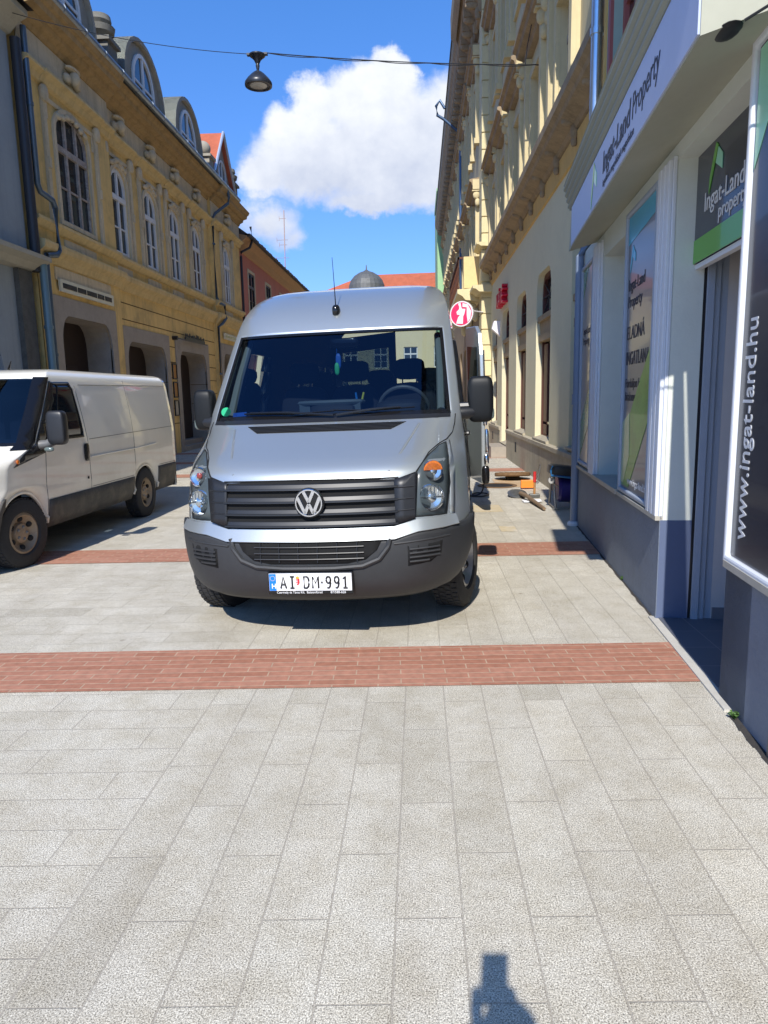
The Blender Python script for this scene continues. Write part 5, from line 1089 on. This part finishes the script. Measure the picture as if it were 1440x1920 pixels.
for x in (-.5, .1, .6):
    mb = MB(); mb.sell((x, 3.1, 1.35), (.22, .1, .36), .5, 14, 8); mb.sell((x, 3.1, 1.76), (.13, .06, .08), .6, 12, 6); mb.build('rear_seat', seatm, VAN, local=True, smooth=True)
mb = MB(); mb.sell((.05, 1.36, 1.985), (.12, .03, .04), .4, 14, 8); mb.build('rear_view_mirror', blk, VAN, local=True, smooth=True)
fr = MB(); fr.tube([(-.01, 1.34, 1.95), (-.01, 1.34, 1.9)], .002, 4, 0); fr.sell((.0, 1.34, 1.85), (.022, .01, .06), .7, 8, 6, 0); fr.sell((-.012, 1.33, 1.79), (.02, .012, .05), .8, 8, 6, 1)
fo = fr.build('air_freshener', [mat('freshener_blue', (.03, .15, .6), .5), mat('freshener_green', (.05, .6, .25), .5)], VAN, local=True, smooth=True)
mb = MB(); mb.add([(.22, .93, 1.425), (.55, .95, 1.425), (.54, 1.05, 1.435), (.2, 1.02, 1.435)], [(0, 1, 2, 3)]); mb.add([(.62, .95, 1.425), (.8, .97, 1.425), (.8, 1.07, 1.44), (.6, 1.05, 1.45)], [(0, 1, 2, 3)]); mb.build('papers', mat('paper_grey', (.35, .36, .36), .7), VAN, local=True)
for (x, z, r, m_) in ((-.80, 1.50, .035, mat('sticker_green', (.02, .45, .2), .4)),):
    mb = MB(); c = S.front(x, z, -.008); ax = (Vector((.85, .45, 0)).normalized(), Vector((0, .3, .95)), Vector((.4, -.8, .4))); mb.lathe([(0, 0), (r, 0), (r, .001), (0, .001)], c, ax, 24); mb.build('sticker', m_, VAN, local=True)
patch(lambda x, z, o_=0: S.front(x, z, o_), [(-.73, 1.46), (-.62, 1.465), (-.62, 1.495), (-.73, 1.49)], -.007, mat('sticker_blue', (.03, .12, .45), .4), 'sticker', VAN, 0)
mb = MB()
for sg in (-1, 1): mb.tube([(sg * .80, 1.05, 1.45), (sg * .79, 1.3, 1.75), (sg * .77, 1.55, 2.03)], .03, 8)
mb.build('pillar_trim', mat('pillar_lining', (.30, .32, .31), .8), VAN, local=True, smooth=True)
# rear: right hand door shut, left hand door swung round against the side, tail lamps, interior light
mb = MB(); Pd = [(-.93, .42), (-.93, 1.3), (-.87, 2.1), (-.8, 2.4), (0, 2.46), (0, .42)]
pts = [[Vector((a, b, 0)) for a, b in Pd], [Vector((a, b, 0)) for a, b in [(-.8, 1.45), (-.76, 2.2), (-.1, 2.25), (-.1, 1.45)]]]; al = [p for l in pts for p in l]
mb.add([(p.x, 5.9, p.y) for p in al], [tuple(t) for t in tessellate_polygon(pts)]); rd = mb.build('rear_door', silver, VAN, local=True, solid=.04)
mb = MB(); mb.prism([(-.8, 1.45), (-.76, 2.2), (-.1, 2.25), (-.1, 1.45)], lambda a, b, h: Vector((a, 5.89 - h, b)), 0, .005); mb.build('rear_window', rearg, rd, local=True)
mb = MB(); prof = [(0, .44), (.02, .40), (.84, .40), (.88, .62), (.90, 1.35), (.86, 2.05), (.78, 2.32), (.62, 2.42), (0, 2.46)]
DM = Matrix.Translation((1.00, 5.88, 0)) @ Matrix.Rotation(R_(94.5), 4, 'Z')   # open leaf lying back along the side
DMi = lambda a, b, h: DM @ Vector((-a, h, b))
DMi = lambda a, b, h: Vector((.975 + h + a * .20, 5.86 - a, b))
mb.prism(prof, DMi, -.0, .05); od = mb.build('open_rear_door', silver, VAN, local=True, bevel=.01); od['label'] = 'rear door leaf swung open along the side'
mb = MB(); mb.prism([(.12, 1.45), (.76, 1.45), (.73, 2.15), (.12, 2.2)], DMi, -.006, .056); mb.build('rear_window', mat('dark_tinted_pane', (.01, .014, .012), .05), od, local=True)
mb = MB(); mb.prism([(.86, 1.4), (.905, 1.4), (.865, 2.1), (.82, 2.1)], DMi, .052, .062); mb.prism([(.2, .5), (.7, .5), (.7, 1.35), (.2, 1.35)], DMi, .05, .06); mb.build('inner_panel', plast2, od, local=True)
mb = MB(); mb.sell(DMi(.86, .95, .075), (.03, .02, .16), .6, 10, 8); mb.sell(DMi(.89, 1.2, .05), (.03, .02, .05), .6, 10, 6); mb.sell(DMi(.89, .72, .06), (.035, .03, .07), .6, 10, 6); mb.build('door_lock', chrome, od, local=True, smooth=True)
mb = MB(); mb.sell(DMi(.88, .52, .05), (.05, .05, .12), .5, 12, 8); mb.build('door_bumper', blk, od, local=True, smooth=True)
mb = MB(); mb.tube([(1.0, 5.88, 1.65), (1.08, 5.9, 1.65), (1.1, 5.75, 1.65)], .015, 6); mb.tube([(1.0, 5.88, .8), (1.08, 5.9, .8), (1.1, 5.75, .8)], .015, 6); mb.build('hinge', chrome, od, local=True)
for sg in (-1, 1): mb = MB(); mb.sell((sg * .93, 5.9, 1.05), (.045, .04, .3), .4, 10, 8); mb.build('tail_lamp', mat('tail_red', (.4, .01, .01), .15, coat=.5), VAN, local=True, smooth=True)
mb = MB(); mb.box((-.95, 5.86, .4), (.95, 6.0, .55)); mb.build('rear_bumper', plast, VAN, local=True, bevel=.02)

# ---------------- white van
WV = bpy.data.objects.new('white_van', None); COL.objects.link(WV); WV.location = (-4.80, 5.62, 0); WV.rotation_euler = (0, 0, R_(-1.25))
tag(WV, 'white low roof panel van with dark lower cladding, half in view at the left edge', 'van')
T = Surf([(.24, .12), (.32, .03), (.5, 0), (.66, .02), (.75, .06), (.9, .09), (.98, .16), (1.03, .30), (1.08, .52), (1.13, .74), (1.17, .86), (1.25, .93), (1.55, 1.2), (1.83, 1.46), (1.88, 1.55), (1.92, 1.75), (1.945, 2.1), (1.955, 2.5)],
         [(.24, .9), (.4, .96), (.7, .985), (1.1, .985), (1.3, .97), (1.6, .93), (1.84, .885), (1.9, .84), (1.935, .75), (1.955, .55)],
         [(.24, .2), (.9, .2), (1.1, .12), (1.2, .1), (1.9, .08), (1.955, .03)], [(.24, .4), (.9, .4), (1.05, .3), (1.17, .17), (1.85, .13), (1.955, .03)], 4.95, .8, [(.93, .33, .395), (3.86, .33, .385)], .30)
wp = carpaint('white_paint', (.86, .83, .74), 0, .28, 1.1, (.46, .38, .27))
kk2 = linspace(0, .93, 14)[:-1] + [.93, .955, .975, .99, 1.0] + ysteps(T, .6); ks2 = [-k for k in kk2[:0:-1]] + kk2
zs2 = linspace(.24, .8, 12)[:-1] + [.8, .86, .92, .97, 1.01, 1.05, 1.09, 1.13, 1.165, 1.19, 1.25, 1.32, 1.4, 1.48, 1.56, 1.64, 1.72, 1.79, 1.83, 1.85, 1.87, 1.89, 1.905, 1.92, 1.93, 1.94, 1.948, 1.955]
def w_skip(z, k, p): return (1.19 < z < 1.83 and abs(k) < .93)
bodymesh(T, zs2, ks2, [wp, trimg], WV, w_skip)
tf = T.front
mb = MB(); mb.grid([[T.P(z, k, -.003) for k in linspace(-.93, .93, 21)] for z in linspace(1.19, 1.83, 12)]); o = mb.build('windscreen', glass_mat('windscreen_blue', (.2, .28, .4), ior=1.7), WV, smooth=True, local=True)
mb = MB()
for sg in (-1, 1): mb.grid([[T.P(z, sg * k, .005) for k in (.90, .93, .955, .975, .99, 1.0, 1.012)] for z in linspace(1.13, 1.84, 12)])
mb.grid([[T.P(z, k, .004) for k in linspace(-.93, .93, 21)] for z in (1.17, 1.2)]); mb.build('windscreen_border', blk, o, smooth=True, local=True)
clad = mat('grey_cladding', (.075, .07, .062), .7, var=.35, vs=5, coord='o', stain=((.2, .17, .13), 3, .5))
for sg in (-1, 1):
    sd = lambda y, z, o_=0, sg=sg: T.side(y, z, sg, o_)
    patch(sd, [(1.36, .31), (3.44, .31), (3.44, .60), (1.36, .60)], .012, clad, 'lower_cladding', WV, .02, res=.1)
    patch(sd, [(4.27, .31), (4.93, .31), (4.93, .66), (4.25, .66), (4.27, .4)], .012, clad, 'lower_cladding', WV, .02, res=.1)
    w = patch(sd, [(1.42, 1.21), (1.75, 1.77), (2.08, 1.775), (2.12, 1.72), (2.17, 1.21)], .005, node_pane('van_side_glass', (.01, .014, .018), .03), 'side_window', WV, .006, res=.1)
    patch(sd, [(1.20, 1.17), (1.44, 1.19), (1.77, 1.79), (1.70, 1.80)], .007, blk, 'window_corner', w, .006, res=.1)
    seam(sd, [(1.62, 1.22), (1.84, 1.76)], blk, w, .014, 'window_divider', 6)
    seam(sd, [(1.42, 1.20), (1.75, 1.78), (2.09, 1.785), (2.13, 1.72), (2.18, 1.20), (1.42, 1.20)], blk, w, .014, 'window_seal', 8)
    patch(sd, [(.80, .98), (1.36, 1.08), (1.42, 1.19), (1.19, 1.17), (.98, 1.09)], .007, blk, 'corner_trim', WV, .006, res=.1)
    mb = MB(); mb.sell(sd(.86, 1.03, .012), (.01, .022, .022), .8, 10, 6); mb.build('indicator', orange, WV, local=True, smooth=True)
    mb = MB(); mb.sell((sg * 1.17, 1.30, 1.33), (.095, .06, .17), .4, 20, 12); m_ = mb.build('mirror', plast2, WV, local=True, smooth=True)
    mb = MB(); mb.tube([(sg * .96, 1.28, 1.16), (sg * 1.06, 1.3, 1.17), (sg * 1.15, 1.3, 1.22)], [.05, .045, .05], 10); mb.build('mirror_arm', mat('mirror_arm_grey', (.12, .12, .12), .5), m_, local=True, smooth=True)
    mb = MB(); mb.sell((sg * 1.10, 1.24, 1.12), (.05, .03, .025), .8, 10, 6); mb.build('indicator', mat('clear_lens', (0, 0, 0)), m_, local=True, smooth=True)
    for pts in ([(1.36, .35), (1.33, .75), (1.38, 1.15)], [(2.27, .33), (2.27, 1.1), (2.21, 1.76)], [(3.50, .66), (3.50, 1.84)], [(2.30, 1.16), (4.9, 1.20)], [(2.3, .62), (3.44, .62)], [(2.3, 1.77), (4.88, 1.79)], [(4.3, .68), (4.93, .68)]): seam(sd, pts, mat('panel_seam_grey', (.16, .15, .135), .8), WV, .0035, 'door_seam', 8)  # thin grey tubes along the door and panel seams
    mb = MB(); mb.sell(sd(2.20, 1.02, .012), (.016, .05, .1), .5, 10, 8); mb.build('door_handle', blk, WV, local=True, smooth=True)
    mb = MB(); mb.sell(sd(2.2, .73, .006), (.008, .016, .016), .8, 8, 6); mb.build('door_lock', blk, WV, local=True, smooth=True)
    mb = MB(); mb.tube([sd(y, z, .012) for y, z in ((2.3, .96), (2.6, .965), (3.6, .97), (4.2, .99))], .008, 6); mb.build('swage_line', wp, WV, local=True, smooth=True)
    for yc, r in ((.93, .41), (3.86, .40)):
        mb = MB(); mb.tube([sd(yc - r * math.cos(a), max(.33 + r * math.sin(a), T.bot(yc - r * math.cos(a)) + .001), .01) for a in linspace(.1, math.pi - .1, 24)], .02, 8); mb.build('wheel_arch_lip', wp, WV, local=True, smooth=True)
        wheel(WV, sg * .865, yc, .335, sg, mat('dusty_steel_rim', (.33, .25, .17), .6, .4, var=.3, vs=9, coord='o'), wd=.2, steer=-8 if yc < 1 else 0)
    mb = MB(); mb.sell((sg * .90, 4.945, 1.15), (.04, .03, .35), .4, 10, 8); mb.build('tail_lamp', mat('tail_red', (0, 0, 0)), WV, local=True, smooth=True)
    h = patch(tf, [(sg * .55, .78), (sg * .90, .80), (sg * .93, .98), (sg * .80, 1.0), (sg * .6, .93)], .006, house, 'headlight', WV, .01)
mb = MB(); kb2 = [k for k in ks2 if abs(k) <= 1 or T.P(.45, k).y < .53]
mb.grid([[T.P(z, k, .015) for k in kb2] for z in linspace(.24, .6, 10)]); b_ = mb.build('bumper', clad, WV, smooth=True, local=True); md = b_.modifiers.new('s', 'SOLIDIFY'); md.thickness = .02; md.offset = 0
mb = MB(); mb.box((-.96, 4.93, .30), (.96, 5.03, .62)); mb.build('rear_bumper', clad, WV, local=True, bevel=.03)
mb = MB(); mb.add([(-.97, 4.95, .3), (.97, 4.95, .3), (.97, 4.95, 1.2), (.86, 4.94, 1.86), (.5, 4.93, 1.95), (-.5, 4.93, 1.95), (-.86, 4.94, 1.86), (-.97, 4.95, 1.2)], [tuple(range(8))]); mb.build('rear_door', wp, WV, local=True)
mb = MB(); mb.box((-.8, .45, .27), (.8, 4.9, .36)); 
for sg in (-1, 1):
    for yc in (.93, 3.86): mb.box((sg * .66, yc - .41, .3), (sg * .70, yc + .41, .82)); mb.box((sg * .7, yc - .41, .76), (sg * .9, yc + .41, .8))
mb.build('underbody', dark_in, WV, local=True)
mb = MB(); mb.add([(-.9, .95, 1.15), (.9, .95, 1.15), (.9, 1.35, 1.22), (-.9, 1.35, 1.22), (-.9, 1.4, .7), (.9, 1.4, .7)], [(0, 1, 2, 3), (3, 2, 5, 4)]); mb.build('dashboard', mat('dashboard_plastic', (0, 0, 0)), WV, local=True)
mb = MB(); mb.box((-.9, 2.3, .5), (.9, 2.33, 1.6)); mb.box((-.8, 2.3, 1.6), (.8, 2.33, 1.84)); mb.build('bulkhead', trimg, WV, local=True)
for x in (.45, -.45, 0): mb = MB(); mb.sell((x, 2.05, 1.25), (.21, .1, .4), .5, 12, 8); mb.build('seat', seatm, WV, local=True, smooth=True)
mb = MB(); c = T.P(1.945, .35); mb.tube([c, (c.x + .01, c.y + .05, c.z + .1)], [.014, .004], 6); mb.build('aerial', blk, WV, local=True)
# ------------------------------------------------------------------ lamp hung over the street
LPc = Vector((-2.74, 13.3, 7.05))
la = thing('hanging_street_lamp', tuple(LPc), 'black dish shaped street lamp hung from a wire over the middle of the street', 'street lamp')
mb = MB(); mb.lathe([(.0, .17), (.07, .17), (.12, .13), (.19, .06), (.235, .0), (.24, -.035), (.235, -.06), (.20, -.065), (.19, -.05), (0, -.05)], LPc, 'z', 36); mb.build('lamp_shade', mat('lamp_black', (.02, .023, .03), .35), la, smooth=True)
mb = MB(); mb.lathe([(0, -.06), (.13, -.058), (.15, -.05), (.15, -.04), (0, -.04)], LPc, 'z', 30); mb.build('diffuser', mat('lamp_glass', (.45, .44, .40), .3), la, smooth=True)
mb = MB(); mb.lathe([(.02, .16), (.025, .22), (.035, .27), (.03, .3), (.06, .36), (.10, .40), (.14, .43), (.14, .45), (0, .45)], LPc, 'z', 16); mb.box((LPc.x - .18, LPc.y - .04, LPc.z + .44), (LPc.x + .18, LPc.y + .04, LPc.z + .47)); mb.build('hanger', mat('lamp_black', (0, 0, 0)), la, smooth=True, angle=35)
ca = thing('suspension_cable', (2.1, 13.5, 7.22), 'thin steel wire spanning the street above the vans and carrying the lamp', 'cable')
T0 = LPc + Vector((-.18, 0, .47)); T1 = LPc + Vector((.18, 0, .47)); A0 = Vector((-7.0, 13.07, 8.26)); A1 = Vector((2.18, 13.5, 7.22))
mb = MB()
mb.tube([A0.lerp(T0, t) - Vector((0, 0, .22 * 4 * t * (1 - t) * .5)) for t in linspace(0, 1, 16)], .006, 5)
mb.tube([T1.lerp(A1, t) - Vector((0, 0, .05 * 4 * t * (1 - t))) for t in linspace(0, 1, 16)], .009, 5)
mb.tube([T1.lerp(A1, t) - Vector((0, 0, .05 * 4 * t * (1 - t) + .025 * abs(math.sin(t * 16)))) for t in linspace(0, 1, 48)], .007, 5); mb.tube([A1 + Vector((-.25, 0, 0)), A1 + Vector((-.22, 0, .3)), A1 + Vector((-.1, 0, .9))], .008, 5); mb.build('wire', dark_metal, ca)

# ------------------------------------------------------------------ workmen's things on the pavement
iron = mat('rusty_cast_iron', s2l(120, 92, 62), .85, var=.4, vs=18, bump=.5, bs=60); wood = mat('worn_handle_wood', s2l(168, 120, 70), .7, var=.25, vs=20)
mc = thing('manhole_cover', (1.72, 13.1, 0), 'rusty round manhole cover lifted off and lying propped on the pavement', 'manhole cover')
mb = MB(Matrix.Translation((1.72, 13.1, .1)) @ Matrix.Rotation(R_(-6), 4, 'X')); mb.lathe([(0, -.04), (.31, -.04), (.33, -.02), (.33, .02), (.31, .035), (.28, .03), (0, .03)], (0, 0, 0), 'z', 32)
for k in range(5): mb.box((-.22 + k * .1, -.2, .03), (-.18 + k * .1, .2, .04))
mb.build('cover', iron, mc, smooth=True, angle=35)
MB().box((1.6, 12.95, 0), (1.85, 13.2, .055)).build('prop', mat('prop_shadow', (.03, .025, .02), .9), mc)  # near-black block; the shade under the cover is put into its colour
mh = thing('manhole', (1.34, 12.2, 0), 'open round manhole with a rusty rim beside the van', 'manhole')
mb = MB(); mb.lathe([(.27, .003), (.34, .003), (.34, .012), (.30, .018), (.27, .012)], (1.34, 12.2, 0), 'z', 36, closed=True); mb.build('rim', iron, mh, smooth=True)
mb = MB(); mb.lathe([(0, .004), (.27, .004), (.27, .006), (0, .006)], (1.34, 12.2, 0), 'z', 30); mb.build('opening', dark_in, mh)
stn = mat('rust_stained_paver', s2l(192, 162, 124), .9, var=.35, vs=26, stain=(s2l(200, 190, 172), 3, .8)); stn2 = mat('ochre_stained_paver', s2l(200, 184, 152), .9, var=.3, vs=26, stain=(s2l(200, 194, 182), 3, .8))
for (kx, y, nx, w_, m_) in ((8, 11.9, 2, .6155, stn), (7, 12.5, 3, .6155, stn), (5, 8.0, 1, .35, stn2), (4, 9.4, 2, .6155, stn2), (6, 15.9, 2, .6155, stn2)):
    x = .115 + .204 * kx - .204; g_ = .006
    o = MB().add([(x + g_, y + .04 * x, .0025), (x + .204 * nx - g_, y + .04 * (x + .204 * nx), .0025), (x + .204 * nx - g_, y + w_ - g_ + .04 * (x + .204 * nx), .0025), (x + g_, y + w_ - g_ + .04 * x, .0025)], [(0, 1, 2, 3)]).build('stained_paving', m_); tag(o, kind='structure')
sv = thing('shovel', (1.5, 10.6, 0), 'round bladed shovel with a brown handle lying on the pavement', 'shovel')
mb = MB(Matrix.Translation((1.50, 10.85, .05)) @ Matrix.Rotation(R_(12), 4, 'X')); mb.sell((0, 0, 0), (.15, .19, .025), .9, 22, 8); mb.build('blade', mat('worn_steel', (.16, .16, .15), .45, .6, var=.3, vs=14), sv, smooth=True)
mb = MB(); mb.tube([(1.53, 10.7, .075), (1.58, 10.4, .075), (1.67, 9.45, .035)], [.032, .03, .022], 10); mb.build('handle', mat('brown_handle', s2l(126, 104, 80), .7, var=.2, vs=18), sv, smooth=True)
hm = thing('hammer', (1.74, 10.72, 0), 'hammer standing upright on its head with a red topped wooden handle', 'hammer')
mb = MB(); mb.box((1.66, 10.68, 0), (1.82, 10.76, .06)); mb.build('head', mat('worn_steel', (0, 0, 0)), hm, bevel=.01)
mb = MB(); mb.tube([(1.74, 10.72, .05), (1.742, 10.72, .24)], .018, 8); mb.build('handle', wood, hm, smooth=True)
mb = MB(); mb.tube([(1.742, 10.72, .24), (1.742, 10.72, .40)], .024, 8); mb.build('grip', mat('tool_red', (.5, .03, .03), .4), hm, smooth=True)
ob = thing('orange_case', (1.72, 12.2, 0), 'small bright orange case standing behind the hammer', 'case')
MB().box((1.68, 11.7, .02), (1.92, 11.78, .15)).build('case', mat('case_orange', (.9, .24, .03), .5), ob, bevel=.01)
pp = thing('paper_sheet', (1.8, 10.3, 0), 'crumpled white sheet lying by the drain machine', 'paper')
random.seed(4); mb = MB(); rows = [[Vector((1.50 + i * .055, 10.15 + j * .06 + i * .012, .012 + random.uniform(0, .022))) for i in range(6)] for j in range(5)]; mb.grid(rows); mb.build('sheet', mat('white_sheet', (.78, .78, .78), .8), pp, smooth=True)
wk = thing('wire_hook', (2.12, 12.6, 0), 'bent steel wire leaning against the stone plinth', 'wire')
mb = MB(); mb.tube([(2.02, 12.5, .01), (2.1, 12.6, .2), (2.14, 12.65, .32), (2.13, 12.5, .3), (2.06, 12.35, .05), (1.98, 12.3, .01), (2.1, 12.45, .18)], .007, 6); mb.build('wire', mat('worn_steel', (0, 0, 0)), wk, smooth=True)
hs = thing('hose', (.95, 12.0, 0), 'dark hose looping out of the back of the silver van onto the pavement', 'hose')
mb = MB(); P = [Vector(p) for p in ((.75, 10.6, .52), (.95, 10.75, .5), (1.0, 10.85, .3), (.95, 10.9, .06), (.8, 10.95, .02), (.9, 11.2, .02), (1.08, 11.1, .02), (.95, 10.8, .02), (.7, 10.9, .02))]
Q = []
for i in range(len(P) - 1):
    p0, p1, p2, p3 = P[max(i - 1, 0)], P[i], P[i + 1], P[min(i + 2, len(P) - 1)]
    for k in range(6): t = k / 6; Q.append(.5 * ((2 * p1) + (p2 - p0) * t + (2 * p0 - 5 * p1 + 4 * p2 - p3) * t * t + (3 * p1 - p0 - 3 * p2 + p3) * t ** 3))
mb.tube(Q, .012, 8); mb.build('hose', mat('hose_black', (.03, .03, .032), .5), hs, smooth=True)
DS = Matrix.Translation((.09, 0, 0))
# drain machine: cable drum on an A frame with a black case on top
dm_ = thing('drain_machine', (1.9, 9.6, 0), 'drain cleaning machine, violet cable drum under a black case, beside the downpipe', 'machine')
mb = MB(DS); mb.lathe([(0, -.10), (.16, -.10), (.19, -.07), (.19, .07), (.16, .10), (0, .10)], (1.90, 9.75, .27), 'x', 30); mb.build('drum', mat('drum_violet', s2l(40, 34, 110), .35), dm_, smooth=True, angle=40)
fm = mat('frame_steel', (.32, .31, .29), .4, .7)
mb = MB(DS)
for x in (1.74, 2.06):
    mb.tube([(x, 9.5, .02), (x, 9.62, .3), (x, 9.68, .48)], .016, 8); mb.tube([(x, 9.98, .02), (x, 9.88, .3), (x, 9.8, .48)], .016, 8); mb.tube([(x, 9.5, .03), (x, 9.98, .03)], .014, 8)
mb.tube([(1.74, 9.5, .03), (2.06, 9.5, .03)], .014, 8); mb.tube([(1.72, 9.62, .36), (1.8, 9.62, .3)], .012, 6); mb.box((1.70, 9.49, .0), (1.79, 9.53, .04)); mb.build('frame', fm, dm_, smooth=True)
mb = MB(DS); mb.lathe([(0, -.02), (.04, -.02), (.045, 0), (.04, .02), (.015, .02), (.015, 0), (0, 0)], (1.69, 9.58, .40), 'y', 18); mb.build('crank_wheel', mat('grey_wheel', (.4, .39, .37), .5), dm_, smooth=True)
mb = MB(DS @ Matrix.Translation((1.88, 9.7, .52)) @ Matrix.Rotation(R_(8), 4, 'Y')); mb.sell((0, 0, 0), (.21, .2, .07), .3, 20, 8); mb.build('case', mat('case_black', (.02, .022, .026), .4), dm_, smooth=True)
mb = MB(DS @ Matrix.Translation((1.88, 9.7, .52)) @ Matrix.Rotation(R_(8), 4, 'Y')); mb.tube([(-.2, -.2, .06), (-.215, -.2, 0), (-.2, -.2, -.07), (.2, -.2, -.07)], .014, 8); mb.build('case_rim', mat('case_blue', (.02, .13, .32), .35), dm_, smooth=True)
# weeds at the foot of the wall
leaf = mat('weed_green', (.07, .15, .03), .7, var=.3, vs=40)
for (x, y, lab) in ((1.70, 5.85, 'tiny weed sprouting at the foot of the blue grey plinth below the poster'), (1.50, 3.27, 'small green weed growing beside the entrance corner at the right')):
    r = thing('weed', (x, y, 0), lab, 'weed', 'weeds along the wall'); mb = MB(); random.seed(int(y * 10))
    for k in range(34):
        a = random.uniform(0, 6.28); l = random.uniform(.012, .035); h = random.uniform(.006, .035); d = Vector((math.cos(a), math.sin(a), 0)); c = Vector((x, y, .004)); w_ = Vector((-d.y, d.x, 0)) * .007
        mb.add([c, c + d * l * .6 + w_ + Vector((0, 0, h)), c + d * l + Vector((0, 0, h * .8)), c + d * l * .6 - w_ + Vector((0, 0, h))], [(0, 1, 2, 3)])
    mb.build('leaves', leaf, r)
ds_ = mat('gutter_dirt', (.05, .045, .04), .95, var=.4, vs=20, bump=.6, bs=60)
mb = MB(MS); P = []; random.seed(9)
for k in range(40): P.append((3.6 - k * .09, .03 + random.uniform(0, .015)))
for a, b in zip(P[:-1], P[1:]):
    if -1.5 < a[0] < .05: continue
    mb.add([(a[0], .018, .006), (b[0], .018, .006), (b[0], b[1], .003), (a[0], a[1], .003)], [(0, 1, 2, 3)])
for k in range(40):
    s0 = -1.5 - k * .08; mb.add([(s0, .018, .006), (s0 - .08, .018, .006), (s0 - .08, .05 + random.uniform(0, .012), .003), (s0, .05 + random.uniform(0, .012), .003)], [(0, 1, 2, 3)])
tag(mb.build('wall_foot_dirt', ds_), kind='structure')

# ------------------------------------------------------------------ the photographer (behind the camera, seen only as a shadow)
PD = Matrix.Translation((-.035, 0, 0))
pe = thing('person', (-.035, -.42, 0), 'photographer in dark clothes standing behind the phone, seen only by the shadow on the pavement', 'person')
def skin(name, verts, edges, radii, m, parent, root=0):
    me = bpy.data.meshes.new(name); me.from_pydata(verts, edges, []); me.materials.append(m); o = link(name, me, parent)
    md = o.modifiers.new('skin', 'SKIN'); sv_ = me.skin_vertices[0].data
    for i, r in enumerate(radii): sv_[i].radius = (r, r)
    sv_[root].use_root = True
    o.modifiers.new('sub', 'SUBSURF').levels = 1; o.modifiers['sub'].render_levels = 1
    return o
V_ = [(0, -.42, .95), (0, -.43, 1.15), (0, -.42, 1.34), (0, -.40, 1.44), (0, -.37, 1.53), (0, -.36, 1.60), (-.19, -.41, 1.38), (-.25, -.30, 1.16), (-.10, -.12, 1.28), (-.042, -.05, 1.43), (.19, -.41, 1.38), (.25, -.30, 1.16), (.10, -.12, 1.28), (.042, -.05, 1.43), (-.1, -.42, .88), (-.12, -.40, .5), (-.13, -.44, .09), (-.14, -.30, .03), (.1, -.42, .88), (.12, -.40, .5), (.13, -.44, .09), (.14, -.30, .03)]
V_ = [(a - .035, b, c) for a, b, c in V_]
E_ = [(0, 1), (1, 2), (2, 3), (3, 4), (4, 5), (2, 6), (6, 7), (7, 8), (8, 9), (2, 10), (10, 11), (11, 12), (12, 13), (0, 14), (14, 15), (15, 16), (16, 17), (0, 18), (18, 19), (19, 20), (20, 21)]
RR = [.15, .14, .15, .07, .06, .085, .07, .045, .032, .026, .07, .045, .032, .026, .09, .065, .045, .04, .09, .065, .045, .04]
skin('body', V_, E_, RR, mat('dark_clothes', (.03, .035, .05), .9), pe)
mb = MB(PD); mb.sell((0, -.36, 1.62), (.075, .095, .115), .95, 16, 12); hd_ = mb.build('head', mat('skin', (.5, .3, .2), .6), pe, smooth=True)
mb = MB(PD); mb.sell((0, -.37, 1.65), (.082, .1, .1), .95, 14, 10); mb.build('hair', mat('hair_brown', (.04, .02, .01), .8), pe, smooth=True)
for sg in (-1, 1):
    mb = MB(PD)
    for k in range(4): z = 1.44 + k * .016; mb.tube([(sg * .05, -.04, z), (sg * .052, -.022, z + .002), (sg * .038, -.012, z + .004)], [.009, .008, .007], 6)
    mb.tube([(sg * .05, -.05, 1.45), (sg * .03, -.045, 1.49)], .01, 6); mb.sell((sg * .045, -.045, 1.455), (.014, .022, .04), .8, 10, 8); mb.build('hand', mat('skin', (0, 0, 0)), pe, smooth=True)
ph = thing('phone', (-.035, -.03, 1.5), 'black phone held upright in front of the photographer', 'phone')
MB(PD).box((-.037, -.036, 1.46), (.037, -.028, 1.615)).build('phone_case', mat('gloss_black', (0, 0, 0)), ph, bevel=.003)
